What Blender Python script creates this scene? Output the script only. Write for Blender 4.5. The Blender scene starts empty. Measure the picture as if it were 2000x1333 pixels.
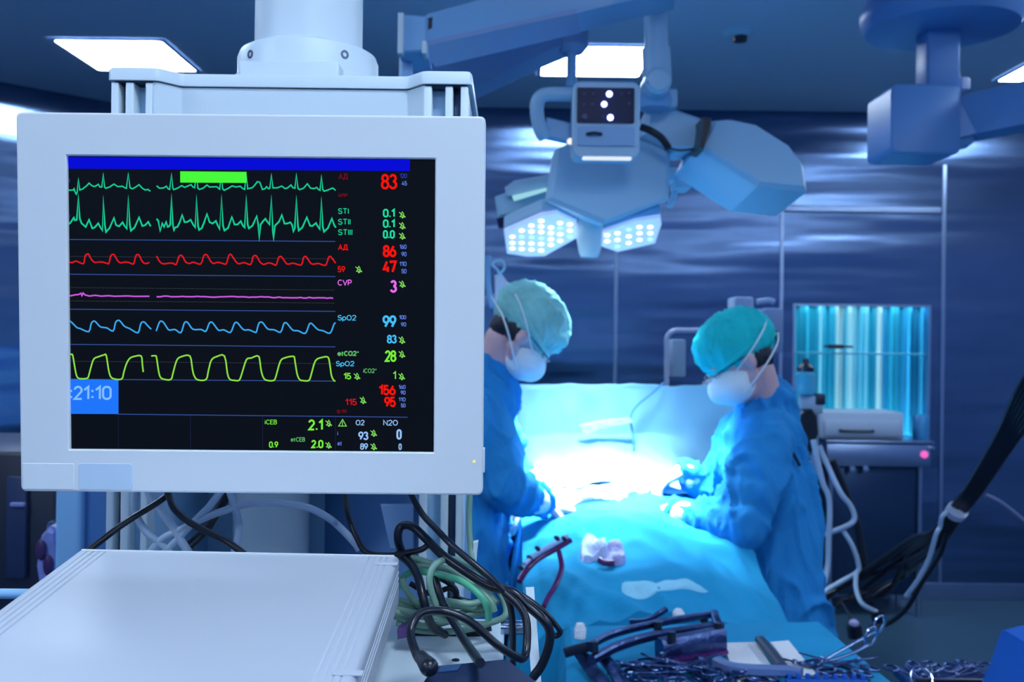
import bpy, bmesh, math, random
from mathutils import Vector, Matrix, Euler, noise
R = math.radians
SC = bpy.context.scene
COL = SC.collection

# ---------------------------------------------------------------- camera
F = 1900.0                       # focal length in pixels of the 2000x1333 frame
CX, CY = 1000.0, 666.5
CAMZ = 1.56
cam_data = bpy.data.cameras.new('camera')
cam_data.sensor_width = 36.0
cam_data.lens = 36.0 * F / 2000.0
cam_data.clip_start = 0.02
cam = bpy.data.objects.new('camera', cam_data)
COL.objects.link(cam)
CM = Matrix.Translation((0, 0, CAMZ)) @ Matrix.Rotation(R(90), 4, 'X') @ Matrix.Rotation(R(0.7), 4, 'Z')
cam.matrix_world = CM
cam_data.dof.use_dof = True
cam_data.dof.focus_distance = 0.95
cam_data.dof.aperture_fstop = 9.0
SC.camera = cam

def P(px, py, Y):
    """world point seen at pixel (px, py) at distance Y into the room"""
    d = CM.to_3x3() @ Vector(((px - CX) / F, -(py - CY) / F, -1))
    return CM.translation + d * (Y / d.y)
def PZ(px, py, Z):
    d = CM.to_3x3() @ Vector(((px - CX) / F, -(py - CY) / F, -1))
    return CM.translation + d * ((Z - CAMZ) / d.z)

# ---------------------------------------------------------------- view, world
SC.view_settings.view_transform = 'Standard'
SC.view_settings.look = 'None'
SC.view_settings.gamma = 1.0
SC.view_settings.use_curve_mapping = False
SC.view_settings.exposure = 0.0
w = bpy.data.worlds.new('world'); SC.world = w; w.use_nodes = True
w.node_tree.nodes['Background'].inputs[0].default_value = (0.02, 0.05, 0.12, 1)
w.node_tree.nodes['Background'].inputs[1].default_value = 0.3
try:
    SC.cycles.max_bounces = 7; SC.cycles.diffuse_bounces = 4; SC.cycles.glossy_bounces = 4
    SC.cycles.sample_clamp_indirect = 6.0; SC.cycles.use_denoising = True
    SC.cycles.caustics_reflective = False
except Exception: pass

PANEL_COL = (0.68, 0.84, 1.0); PANEL_STRENGTH = 32.0
OR_COL = (0.62, 0.86, 1.0)
def spot(name, loc, target, watts, size, blend=0.6, rad=0.12, col=OR_COL):
    l = bpy.data.lights.new(name, 'SPOT'); l.energy = watts; l.spot_size = R(size); l.spot_blend = blend
    l.shadow_soft_size = rad; l.color = col
    o = bpy.data.objects.new(name, l); COL.objects.link(o); o.location = loc
    o.rotation_euler = (Vector(target) - Vector(loc)).to_track_quat('-Z', 'Y').to_euler()
    return o
FIELD = Vector((0.28, 3.30, 1.0))
spot('surgical_lamp_beam', (0.10, 3.28, 1.90), FIELD, 460, 78, 1.0)
spot('surgical_lamp_beam', (0.42, 3.30, 1.90), FIELD, 460, 78, 1.0)
spot('surgical_lamp_beam', (0.30, 3.62, 1.95), (0.3, 3.8, 1.05), 90, 80, 0.9)

# ---------------------------------------------------------------- materials
def s2l(c):
    return tuple((x / 12.92 if x <= 0.04045 else ((x + 0.055) / 1.055) ** 2.4) for x in c)
def rgb(r, g, b): return s2l((r / 255, g / 255, b / 255))
MATS = {}
def mat(name, col, rough=0.5, metal=0.0, bump=0.0, bscale=40.0, stretch=(1, 1, 1), var=0.04, spec=0.5, emit=None, es=0.0, trans=0.0, alpha=1.0, sheen=0.0, detail=3.0):
    if name in MATS: return MATS[name]
    m = bpy.data.materials.new(name); m.use_nodes = True
    nt = m.node_tree; b = nt.nodes['Principled BSDF']
    b.inputs['Roughness'].default_value = rough; b.inputs['Metallic'].default_value = metal
    b.inputs['Specular IOR Level'].default_value = spec
    tc = nt.nodes.new('ShaderNodeTexCoord'); mp = nt.nodes.new('ShaderNodeMapping'); mp.inputs['Scale'].default_value = stretch
    nt.links.new(tc.outputs['Object'], mp.inputs[0])
    n = nt.nodes.new('ShaderNodeTexNoise'); n.inputs['Scale'].default_value = bscale; n.inputs['Detail'].default_value = detail
    nt.links.new(mp.outputs[0], n.inputs['Vector'])
    cr = nt.nodes.new('ShaderNodeMix'); cr.data_type = 'RGBA'
    cr.inputs[6].default_value = (*[x * (1 - var) for x in col], 1); cr.inputs[7].default_value = (*[min(1, x * (1 + var)) for x in col], 1)
    nt.links.new(n.outputs['Fac'], cr.inputs[0]); nt.links.new(cr.outputs[2], b.inputs['Base Color'])
    if bump:
        bp = nt.nodes.new('ShaderNodeBump'); bp.inputs['Strength'].default_value = bump; bp.inputs['Distance'].default_value = 0.02
        nt.links.new(n.outputs['Fac'], bp.inputs['Height']); nt.links.new(bp.outputs[0], b.inputs['Normal'])
    if emit:
        b.inputs['Emission Color'].default_value = (*emit, 1); b.inputs['Emission Strength'].default_value = es
    if trans: b.inputs['Transmission Weight'].default_value = trans
    if alpha < 1: b.inputs['Alpha'].default_value = alpha
    MATS[name] = m
    return m
def glow(name, col, s=1.0):
    if name in MATS: return MATS[name]
    m = bpy.data.materials.new(name); m.use_nodes = True; nt = m.node_tree; nt.nodes.clear()
    e = nt.nodes.new('ShaderNodeEmission'); e.inputs[0].default_value = (*col, 1); e.inputs[1].default_value = s
    o = nt.nodes.new('ShaderNodeOutputMaterial'); nt.links.new(e.outputs[0], o.inputs[0]); MATS[name] = m
    return m
M_white = mat('white_enamel', (0.68, 0.79, 0.87), 0.42, var=0.02, bscale=8)
M_monitor = mat('monitor_plastic', (0.74, 0.78, 0.82), 0.5, bump=0.03, bscale=900, var=0.01)
M_panel = mat('pendant_panel', (0.42, 0.66, 0.92), 0.4, var=0.05, bscale=5)
M_grey = mat('grey_blue_plastic', (0.30, 0.42, 0.58), 0.45)
M_dark = mat('dark_plastic', (0.007, 0.014, 0.038), 0.4)
M_black = mat('black_rubber', (0.003, 0.006, 0.018), 0.32, var=0.1)
M_chrome = mat('chrome', (0.55, 0.65, 0.8), 0.15, 1.0)
M_steel = mat('brushed_steel', (0.32, 0.42, 0.62), 0.3, 1.0, bump=0.05, bscale=60, stretch=(1, 1, 8))
M_instr = mat('instrument_steel', (0.08, 0.12, 0.27), 0.32, 1.0, bump=0.15, bscale=80)
M_lamp = mat('lamp_shell', (0.38, 0.64, 0.86), 0.38, var=0.03, bscale=6)
M_arm = mat('arm_enamel', (0.23, 0.48, 0.78), 0.4, var=0.04, bscale=4)
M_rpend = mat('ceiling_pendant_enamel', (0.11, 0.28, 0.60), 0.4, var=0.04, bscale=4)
M_ceil = mat('ceiling_paint', (0.50, 0.68, 0.95), 0.75, var=0.05, bscale=1.2)
M_floor = mat('floor_vinyl', (0.035, 0.085, 0.14), 0.35, var=0.15, bscale=3)
M_gown = mat('gown_fabric', (0.022, 0.25, 0.60), 0.85, bump=0.8, bscale=14, stretch=(1, 1, .6), var=0.12, spec=0.15, detail=5)
M_drape = mat('teal_drape_fabric', (0.014, 0.29, 0.54), 0.85, bump=0.6, bscale=7, var=0.15, spec=0.15, detail=5)
M_screen_drape = mat('pale_drape_fabric', (0.34, 0.68, 0.90), 0.9, bump=0.25, bscale=4, var=0.06, spec=0.1)
M_towel = mat('white_towel', (0.62, 0.80, 0.90), 0.95, bump=0.6, bscale=60, spec=0.1)
M_gauze = mat('gauze_pad', (0.85, 0.86, 0.92), 0.95, bump=0.4, bscale=200, spec=0.1)
M_cap = mat('teal_cap_fabric', (0.02, 0.60, 0.62), 0.85, bump=0.4, bscale=22, var=0.15, spec=0.1)
M_mask = mat('mask_fabric', (0.78, 0.88, 0.94), 0.9, bump=0.2, bscale=90, stretch=(.2, .2, 2), spec=0.1)
M_skin = mat('skin', (0.62, 0.40, 0.44), 0.55, bump=0.05, bscale=120, var=0.06)
M_hair = mat('dark_hair', (0.01, 0.014, 0.03), 0.5, bump=0.5, bscale=200, stretch=(1, 1, .1))
M_glove = mat('latex_glove', (0.62, 0.62, 0.80), 0.4, var=0.04)
M_glove_blue = mat('violet_glove', (0.22, 0.26, 0.62), 0.4, var=0.04)
M_green = mat('green_cable_sheath', (0.20, 0.36, 0.28), 0.38, var=0.1)
M_lgreen = mat('bright_green_sheath', (0.10, 0.50, 0.30), 0.38, var=0.1)
M_gcable = mat('grey_cable_sheath', (0.42, 0.54, 0.72), 0.4)
M_blood = mat('blood_stained_tube', (0.10, 0.012, 0.10), 0.2)
M_bloodsteel = mat('blood_smeared_steel', (0.20, 0.05, 0.22), 0.25, 0.8, bump=0.2, bscale=60)
M_bluedrape = mat('royal_blue_drape', (0.012, 0.12, 0.52), 0.8, bump=0.3, bscale=5, spec=0.2)
M_clear = mat('clear_plastic', (0.5, 0.75, 1.0), 0.1, trans=0.8, var=0.01)
M_bag = mat('saline_bag', (0.72, 0.74, 0.88), 0.25, var=0.03)
M_rack = mat('rack_black', (0.003, 0.008, 0.03), 0.35)

# stainless wall: large soft waves in the sheet and a fine vertical brushing
def wall_metal():
    m = bpy.data.materials.new('stainless_wall'); m.use_nodes = True; nt = m.node_tree; b = nt.nodes['Principled BSDF']
    b.inputs['Metallic'].default_value = 1.0; b.inputs['Roughness'].default_value = 0.22; b.inputs['Anisotropic'].default_value = 0.85
    tg = nt.nodes.new('ShaderNodeTangent'); tg.direction_type = 'RADIAL'; tg.axis = 'Z'; nt.links.new(tg.outputs[0], b.inputs['Tangent'])
    tc = nt.nodes.new('ShaderNodeTexCoord')
    def nz(scale, det, sc):
        mp = nt.nodes.new('ShaderNodeMapping'); mp.inputs['Scale'].default_value = sc
        n = nt.nodes.new('ShaderNodeTexNoise'); n.inputs['Scale'].default_value = scale; n.inputs['Detail'].default_value = det
        nt.links.new(tc.outputs['Object'], mp.inputs[0]); nt.links.new(mp.outputs[0], n.inputs['Vector']); return n
    a = nz(1.0, 2, (0.5, 0.5, 3.6)); c = nz(1.0, 4, (160, 160, 0.8)); d = nz(1.0, 3, (0.9, .9, 2.0))
    mx = nt.nodes.new('ShaderNodeMix'); mx.data_type = 'RGBA'
    mx.inputs[6].default_value = (0.08, 0.145, 0.29, 1); mx.inputs[7].default_value = (0.18, 0.27, 0.46, 1)
    nt.links.new(d.outputs['Fac'], mx.inputs[0]); nt.links.new(mx.outputs[2], b.inputs['Base Color'])
    b1 = nt.nodes.new('ShaderNodeBump'); b1.inputs['Strength'].default_value = 1.0; b1.inputs['Distance'].default_value = 0.018
    b2 = nt.nodes.new('ShaderNodeBump'); b2.inputs['Strength'].default_value = 0.5; b2.inputs['Distance'].default_value = 0.0012
    nt.links.new(a.outputs['Fac'], b1.inputs['Height']); nt.links.new(c.outputs['Fac'], b2.inputs['Height'])
    nt.links.new(b1.outputs[0], b2.inputs['Normal']); nt.links.new(b2.outputs[0], b.inputs['Normal'])
    return m
M_wall = wall_metal()
M_paint = mat('wall_paint', (0.24, 0.34, 0.54), 0.7, var=0.03, bscale=2)

# ---------------------------------------------------------------- mesh tools
def catmull(pts, n=8):
    pts = [Vector(p) for p in pts]
    if len(pts) < 3: return pts
    e = [pts[0] * 2 - pts[1]] + pts + [pts[-1] * 2 - pts[-2]]
    out = []
    for i in range(1, len(e) - 2):
        a, b, c, d = e[i - 1:i + 3]
        for k in range(n):
            t = k / n
            out.append(0.5 * ((2 * b) + (c - a) * t + (2 * a - 5 * b + 4 * c - d) * t * t + (-a + 3 * b - 3 * c + d) * t ** 3))
    out.append(pts[-1])
    return out
def rrect(w, h, r, n=4):
    """rounded rectangle outline, counter-clockwise, half sizes w, h"""
    o = []
    for cx, cy, a0 in ((w - r, h - r, 0), (-w + r, h - r, 90), (-w + r, -h + r, 180), (w - r, -h + r, 270)):
        for k in range(n + 1):
            a = R(a0 + 90 * k / n); o.append((cx + r * math.cos(a), cy + r * math.sin(a)))
    return o
class MB:
    def __init__(s): s.bm = bmesh.new()
    def loops(s, rings, caps=True, closed=True):
        vs = [[s.bm.verts.new(p) for p in r] for r in rings]
        n = len(vs[0])
        for a, b in zip(vs, vs[1:]):
            for i in range(n if closed else n - 1):
                j = (i + 1) % n
                try: s.bm.faces.new((a[i], a[j], b[j], b[i]))
                except ValueError: pass
        if caps and closed and n > 2:
            s.bm.faces.new(vs[0][::-1]); s.bm.faces.new(vs[-1])
        return s
    def box(s, c, d, rot=None, bev=0.0, M=None):
        """box with centre c, full size d; bevelled edges"""
        M0 = Matrix.Translation(c) @ (rot.to_matrix().to_4x4() if rot else Matrix())
        if M: M0 = M @ M0
        x, y, z = d[0] / 2, d[1] / 2, d[2] / 2
        bev = min(bev, x * .45, y * .45, z * .45)
        if bev <= 0:
            rings = [[M0 @ Vector((a, b, zz)) for a, b in ((x, y), (-x, y), (-x, -y), (x, -y))] for zz in (-z, z)]
            return s.loops(rings)
        rings = []
        for zz, ins in ((-z, bev), (-z + bev * .3, bev * .3), (-z + bev, 0), (z - bev, 0), (z - bev * .3, bev * .3), (z, bev)):
            rings.append([M0 @ Vector((a, b, zz)) for a, b in rrect(x - ins, y - ins, max(bev - ins * .5, bev * .3), 3)])
        return s.loops(rings)
    def tube(s, pts, r, n=10, smooth=8, r2=None):
        c = catmull(pts, smooth) if smooth else [Vector(p) for p in pts]
        rings = []; up = None
        for i, p in enumerate(c):
            t = (c[min(i + 1, len(c) - 1)] - c[max(i - 1, 0)])
            if t.length < 1e-9: continue
            t.normalize()
            if up is None: up = t.orthogonal().normalized()
            up = (up - t * up.dot(t))
            up = up.normalized() if up.length > 1e-6 else t.orthogonal().normalized()
            q = t.cross(up); f = i / (len(c) - 1)
            rr = r(f) if callable(r) else (r if r2 is None else r + (r2 - r) * f)
            rings.append([p + up * (rr * math.cos(2 * math.pi * k / n)) + q * (rr * math.sin(2 * math.pi * k / n)) for k in range(n)])
        return s.loops(rings)
    def cyl(s, a, b, r, r2=None, n=24): return s.tube([a, b], r, n, 0, r2)
    def lathe(s, c, prof, axis=(0, 0, 1), n=40):
        """prof: (radius, distance along axis) pairs from c"""
        ax = Vector(axis).normalized(); u = ax.orthogonal().normalized(); v = ax.cross(u); c = Vector(c)
        return s.loops([[c + ax * h + (u * math.cos(2 * math.pi * k / n) + v * math.sin(2 * math.pi * k / n)) * max(r, 1e-4) for k in range(n)] for r, h in prof])
    def prism(s, pts, ext, bev=0.0):
        """closed outline of 3-D points swept along ext; front edge eased by bev"""
        pts = [Vector(p) for p in pts]; ext = Vector(ext); c = sum(pts, Vector()) / len(pts)
        if bev:
            k = 1 - bev / max((p - c).length for p in pts); e = ext.normalized() * bev
            s.loops([[c + (p - c) * k for p in pts], [p + e for p in pts], [p + ext - e for p in pts], [c + (p - c) * k + ext for p in pts]])
        else: s.loops([pts, [p + ext for p in pts]])
        return s
    def ell(s, c, rad, rot=None, n=20, m=12):
        Q = rot if rot is not None else Matrix.Identity(3); c = Vector(c); rings = []
        for j in range(m + 1):
            t = math.pi * j / m; t = min(max(t, .02), math.pi - .02)
            rings.append([c + Q @ Vector((rad[0] * math.sin(t) * math.cos(2 * math.pi * k / n), rad[1] * math.sin(t) * math.sin(2 * math.pi * k / n), rad[2] * math.cos(t))) for k in range(n)])
        return s.loops(rings)
    def cap(s, a, b, ra, rb, n=14):
        """tapered capsule"""
        a = Vector(a); b = Vector(b); t = (b - a)
        if t.length < 1e-6: return s.ell(a, (ra,) * 3)
        L = t.length; t.normalize(); u = t.orthogonal().normalized(); v = t.cross(u); rings = []
        prof = [(ra * math.cos(q), ra * math.sin(q)) for q in [R(x) for x in (-88, -60, -30, 0)]] + [(rb * math.cos(q), L + rb * math.sin(q)) for q in [R(x) for x in (0, 30, 60, 88)]]
        for rr, h in prof:
            rings.append([a + t * h + (u * math.cos(2 * math.pi * k / n) + v * math.sin(2 * math.pi * k / n)) * rr for k in range(n)])
        return s.loops(rings)
    def grid(s, fn, nu, nv, thick=None):
        V = [[Vector(fn(i / (nu - 1), j / (nv - 1))) for j in range(nv)] for i in range(nu)]
        vs = [[s.bm.verts.new(p) for p in row] for row in V]
        for i in range(nu - 1):
            for j in range(nv - 1): s.bm.faces.new((vs[i][j], vs[i + 1][j], vs[i + 1][j + 1], vs[i][j + 1]))
        return s
    def build(s, name, m, parent=None, smooth=True, local=False, label=None, thick=0.0):
        bmesh.ops.recalc_face_normals(s.bm, faces=s.bm.faces)
        me = bpy.data.meshes.new(name)
        if parent is not None and not local:
            o0 = ORG.get(parent.name, Vector()); bmesh.ops.translate(s.bm, verts=s.bm.verts, vec=-o0)
        s.bm.to_mesh(me); s.bm.free()
        for p in me.polygons: p.use_smooth = smooth
        if smooth:
            try: me.set_sharp_from_angle(angle=R(38))
            except Exception: pass
        me.materials.append(m)
        o = bpy.data.objects.new(name, me); COL.objects.link(o)
        if parent is not None: o.parent = parent; ORG[o.name] = ORG.get(parent.name, Vector())
        else: ORG[o.name] = Vector()
        if thick:
            md = o.modifiers.new('thickness', 'SOLIDIFY'); md.thickness = thick; md.offset = 0
        if label: o['label'] = label
        return o
ORG = {}
def thing(name, label, cat, loc=(0, 0, 0), group=None):
    o = bpy.data.objects.new(name, None); COL.objects.link(o); o.location = loc; o.empty_display_size = 0.05
    o['label'] = label; o['category'] = cat
    if group: o['group'] = group
    ORG[o.name] = Vector(loc); return o
def tag(o, label, cat, group=None, kind=None):
    o['label'] = label; o['category'] = cat
    if group: o['group'] = group
    if kind: o['kind'] = kind
    return o
def rebase(o, loc):
    """move the origin of a top-level mesh to loc"""
    o.data.transform(Matrix.Translation(-Vector(loc))); o.location = loc; ORG[o.name] = Vector(loc); return o
def struct(o): o['kind'] = 'structure'; return o
def bake(o):
    """freeze modifiers into the mesh"""
    dg = bpy.context.evaluated_depsgraph_get(); me = bpy.data.meshes.new_from_object(o.evaluated_get(dg))
    o.modifiers.clear(); o.data = me
    for p in me.polygons: p.use_smooth = True
    return o
def blob(mb, name, m, parent, voxel, sm=6, folds=0.0, fscale=0.12, label=None):
    """one continuous skin over overlapping volumes"""
    o = mb.build(name, m, parent, label=label)
    r = o.modifiers.new('skin', 'REMESH'); r.mode = 'VOXEL'; r.voxel_size = voxel; r.use_smooth_shade = True
    s = o.modifiers.new('soften', 'SMOOTH'); s.factor = 0.5; s.iterations = sm
    bake(o)
    if folds:
        me = o.data; ns = [v.normal.copy() for v in me.vertices]
        for v, n in zip(me.vertices, ns):
            p = v.co
            q = Vector((p.x / fscale, p.y / fscale, p.z / (fscale * 1.9) + p.x / fscale * .5))
            q = q + noise.noise_vector(q * .6) * .9
            a = noise.noise(q); b = noise.noise(q * 2.1 + Vector((5, 1, 2)))
            ra = max(0, 1 - abs(a) * 4.5) ** 1.3; rb = max(0, 1 - abs(b) * 4.5) ** 1.3
            v.co = p + n * folds * (ra + rb * .45 - .45)
    return o
# ================================================================ THE ROOM
WY = 6.0; CEIL = 3.0; XR = 4.2; CH0 = -2.47; XL = -3.6; YB = -2.6
wtl = P(1549, 596, WY); wbr = P(1815, 868, WY)
WX0, WX1, WZ0, WZ1 = wtl.x, wbr.x, wbr.z, wtl.z + 0.01
struct(MB().box(((XL + XR) / 2, (WY + YB) / 2, -0.05), (XR - XL + .4, WY - YB + .4, 0.1)).build('floor', M_floor, smooth=False))
struct(MB().box(((XL + XR) / 2, (WY + YB) / 2, CEIL + 0.05), (XR - XL + .4, WY - YB + .4, 0.1)).build('ceiling', M_ceil, smooth=False))
wb = MB()
def slab(x0, x1, z0, z1): wb.box(((x0 + x1) / 2, WY + .05, (z0 + z1) / 2), (x1 - x0, .1, z1 - z0))
slab(CH0, WX0, 0, CEIL); slab(WX1, XR, 0, CEIL); slab(WX0, WX1, WZ1, CEIL); slab(WX0, WX1, 0, WZ0)
struct(wb.build('wall_back', M_wall, smooth=False))
def vwall(name, a, b):
    a = Vector((a[0], a[1], 0)); b = Vector((b[0], b[1], 0)); t = (b - a).normalized(); n = Vector((-t.y, t.x, 0)) * .1
    m = MB(); m.loops([[a, b, b + n, a + n], [v + Vector((0, 0, CEIL)) for v in (a, b, b + n, a + n)]])
    struct(m.build(name, M_wall if name == 'wall_corner' else M_paint, smooth=False))
vwall('wall_corner', (XL, WY - (CH0 - XL)), (CH0, WY))
vwall('wall_left', (XL, YB), (XL, WY - (CH0 - XL)))
vwall('wall_right', (XR, WY), (XR, YB))
vwall('wall_rear', (XR, YB), (XL, YB))
# raised seam strips between the steel sheets
k = 0
for px in (1202, 1525, 1841, -140, 560):
    k += 1; a = P(px, 640, WY)
    struct(MB().box((a.x, WY - .004, 1.35), (0.022, .008, 2.5 if px != 1841 else 2.66), bev=.003).build('trim_%d' % k, M_steel, smooth=False))
k += 1; a = P(1530, 408, WY); b = P(1836, 411, WY)
struct(MB().box(((a.x + b.x) / 2, WY - .01, a.z), (b.x - a.x, .02, .035), bev=.006).build('trim_%d' % k, M_steel, smooth=False))
k += 1
struct(MB().box(((CH0 + XR) / 2, WY - .006, .05), (XR - CH0, .012, .1), bev=.004).build('baseboard_back', M_steel, smooth=False))

# sliding hatch window with a curtain behind
hx = (WX0 + WX1) / 2; hz = (WZ0 + WZ1) / 2
win = bpy.data.objects.new('window_1', None); COL.objects.link(win); win['kind'] = 'structure'; win.location = (hx, WY, WZ0); ORG['window_1'] = win.location.copy()
m = MB(); fw = .014
m.box((WX0 + fw / 2, WY + .03, hz), (fw, .07, WZ1 - WZ0)); m.box((WX1 - fw / 2, WY + .03, hz), (fw, .07, WZ1 - WZ0))
m.box((hx, WY + .03, WZ1 - fw / 2), (WX1 - WX0 - 2 * fw, .07, fw)); m.box((hx, WY + .03, WZ0 + fw / 2), (WX1 - WX0 - 2 * fw, .07, fw))
m.build('window_frame', M_steel, win, smooth=False)
zs = P(1680, 690, WY).z
MG = mat('window_glass', (0.75, 0.95, 1.0), 0.03, trans=1.0, var=0.0); MG.node_tree.nodes['Principled BSDF'].inputs['IOR'].default_value = 1.05
MB().box((hx, WY + .025, (zs + WZ1) / 2), (WX1 - WX0 - 2 * fw, .004, WZ1 - zs - .02)).build('upper_pane', MG, win, smooth=False)
MB().box((hx, WY + .045, (zs + WZ0) / 2), (WX1 - WX0 - 2 * fw, .004, zs - WZ0 - .02)).build('lower_pane', MG, win, smooth=False)
MB().box((hx, WY + .035, zs - .004), (WX1 - WX0 - 2 * fw, .02, .012), bev=.003).build('meeting_rail', mat('rail_teal', (0.05, .42, .62), .4), win, smooth=False)
h0 = P(1609, 677, WY); h1 = P(1664, 678, WY)
MB().box(((h0.x + h1.x) / 2, WY - .005, h0.z), (h1.x - h0.x, .03, .014), bev=.005).box(((h0.x + h1.x) / 2 - .015, WY - .01, h0.z), (.09, .03, .026), bev=.008).build('handle', M_dark, win)
# curtain: folds made of real pleats, white fold highlights painted in as stripes
def curtain_mat():
    m = bpy.data.materials.new('curtain_cloth'); m.use_nodes = True; nt = m.node_tree; b = nt.nodes['Principled BSDF']
    b.inputs['Roughness'].default_value = .8
    tc = nt.nodes.new('ShaderNodeTexCoord'); sx = nt.nodes.new('ShaderNodeSeparateXYZ'); nt.links.new(tc.outputs['Object'], sx.inputs[0])
    mr = nt.nodes.new('ShaderNodeMapRange'); mr.inputs['From Min'].default_value = WX0 - hx; mr.inputs['From Max'].default_value = WX1 - hx
    nt.links.new(sx.outputs['X'], mr.inputs['Value'])
    cr = nt.nodes.new('ShaderNodeValToRGB'); cr.color_ramp.interpolation = 'LINEAR'
    T = (0.01, 0.46, 0.66); L = (0.30, 0.80, 0.95); W_ = (0.72, .98, 1.0); B = (0.02, 0.44, 0.80)
    st = [(0, L), (.02, W_), (.045, L), (.06, T), (.09, (.04, .56, .78)), (.12, T), (.24, T), (.25, L), (.27, L), (.28, T), (.365, T), (.38, W_), (.42, W_), (.435, T), (.46, L), (.48, W_), (.51, L), (.58, (.08, .62, .86)), (.60, L), (.62, T), (.67, T), (.685, W_), (.71, W_), (.73, B), (.80, T), (.9, B)]
    e = cr.color_ramp.elements
    while len(e) > 1: e.remove(e[-1])
    e[0].position = 0; e[0].color = (*st[0][1], 1)
    for p, c in st[1:]:
        q = e.new(p); q.color = (*c, 1)
    nt.links.new(mr.outputs[0], cr.inputs[0]); nt.links.new(cr.outputs[0], b.inputs['Base Color'])
    return m
cu = MB()
NP = 240
def cpt(u, v):
    x = WX0 - .04 + (WX1 - WX0 + .08) * u
    return (x, WY + .16 + .006 * math.sin(u * 62) + .003 * math.sin(u * 151 + 2), WZ0 - .02 + (WZ1 - WZ0 + .04) * v)
cu.grid(cpt, NP, 12)
o = cu.build('window_curtain', curtain_mat(), thick=.002); rebase(o, (hx, WY + .16, WZ0))
MB().cyl((WX0 - .06, WY + .16, WZ1 + .03), (WX1 + .06, WY + .16, WZ1 + .03), .012).box((WX0 - .05, WY + .13, WZ1 + .03), (.02, .06, .02)).box((WX1 + .05, WY + .13, WZ1 + .03), (.02, .06, .02)).build('curtain_rod', M_steel, o)
tag(o, 'cyan curtain with painted-in white highlights hanging behind the hatch window', 'curtain')
# passage wall, and added fill lights above and below the opening for the curtain
struct(MB().box((hx, WY + .75, 1.4), (2.2, .02, 2.8)).build('wall_passage', mat('passage_wall', (.3, .5, .7), .8), smooth=False))
al = bpy.data.lights.new('curtain_fill', 'AREA'); al.energy = 27; al.size = .9; al.size_y = .1; al.shape = 'RECTANGLE'; al.color = (.75, .92, 1)
ao = bpy.data.objects.new('curtain_fill', al); COL.objects.link(ao); ao.location = (hx, WY + .11, WZ1 + .16); ao.rotation_euler = (R(14), 0, 0)
al2 = al.copy(); ao2 = bpy.data.objects.new('curtain_fill_low', al2); COL.objects.link(ao2); ao2.location = (hx, WY + .11, WZ0 - .14); ao2.rotation_euler = (R(180 - 14), 0, 0)

# ceiling lights
MPAN = glow('light_panel', PANEL_COL, PANEL_STRENGTH)
names = {(-1.98, 4.98): 'square ceiling light above the monitor column at far left', (.40, 4.98): 'square ceiling light behind the surgical lamp arm',
         (2.86, 4.98): 'square ceiling light at the right edge of the photo'}
for Y in (4.98, 2.58, 0.18, -1.9):
    for X in (-1.98, .40, 2.86):
        if Y == 2.58 and X == .40: continue      # the surgical lamp hangs here
        t = thing('ceiling_light', names.get((X, Y), 'square ceiling light overhead outside the photo, %s column, %s' % ({-1.98: 'left', .40: 'middle', 2.86: 'right'}[X], {2.58: 'row before the back one', .18: 'row above the camera', -1.9: 'rearmost row'}.get(Y, ''))), 'ceiling light', (X, Y, CEIL), 'square ceiling lights')
        MB().loops([[Vector((X + a, Y + b, CEIL - .001)) for a, b in rrect(.285, .285, .01)], [Vector((X + a, Y + b, CEIL - .008)) for a, b in rrect(.28, .28, .012)], [Vector((X + a, Y + b, CEIL - .008)) for a, b in rrect(.262, .262, .02)]], caps=False).build('frame', M_ceil, t)
        MB().loops([[Vector((X + a, Y + b, CEIL - .003)) for a, b in rrect(.268, .268, .02)], [Vector((X + a, Y + b, CEIL - .006)) for a, b in rrect(.264, .264, .02)]]).build('diffuser', MPAN, t)
a = PZ(1440, 60, CEIL)
t = thing('smoke_detector', 'small round smoke detector on the blue ceiling', 'smoke detector', (a.x, a.y, CEIL))
MB().lathe((a.x, a.y, CEIL), [(.07, -.001), (.07, -.012), (.055, -.022), (.05, -.028), (.0, -.028)]).build('base', M_lamp, t)
MB().lathe((a.x + .012, a.y, CEIL - .028), [(.035, 0), (.03, -.022), (0, -.026)]).build('sensor', M_dark, t)

# ================================================================ SURGICAL LAMP
LY = 3.0
t = thing('surgical_lamp', 'pale blue surgical lamp with hexagonal pods of lit diodes and a control panel', 'surgical lamp', P(1185, 300, LY))
def face(pts, Y): return [P(x, y, Y(x, y) if callable(Y) else Y) for x, y in pts]
MB().prism(face([(1084, 292), (1178, 246), (1262, 250), (1311, 296), (1308, 391), (1181, 438), (1068, 390)], lambda x, y: 3.16 - (y - 290) * .0010), (0, .24, .02), .02).build('center_pod', M_lamp, t, smooth=False)
MB().prism(face([(1392, 232), (1425, 229), (1476, 240), (1546, 284), (1574, 322), (1581, 371), (1484, 361), (1366, 286)], lambda x, y: 3.05 - (y - 290) * .0006), (-.04, .26, -.055), .02).build('right_pod', M_lamp, t, smooth=False)
MB().prism(face([(1254, 262), (1262, 215), (1300, 204), (1368, 228), (1384, 240), (1366, 292), (1318, 293), (1300, 286)], 3.12), (0, .2, 0), .02).build('hub', M_lamp, t, smooth=False)
MB().tube([P(1252, 248, 3.04), P(1272, 256, 3.03), P(1292, 270, 3.03), P(1306, 290, 3.04)], .012).build('black_gasket', M_black, t)
MB().prism(face([(1373, 228), (1390, 230), (1389, 245), (1381, 270), (1374, 294), (1365, 290), (1371, 262), (1374, 240)], 3.0), (0, .2, 0), .004).build('black_gasket', M_black, t)
MB().tube([P(1306, 290, 3.1), P(1330, 294, 3.1), P(1366, 290, 3.1)], .004).build('trim_line', M_dark, t)
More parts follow.
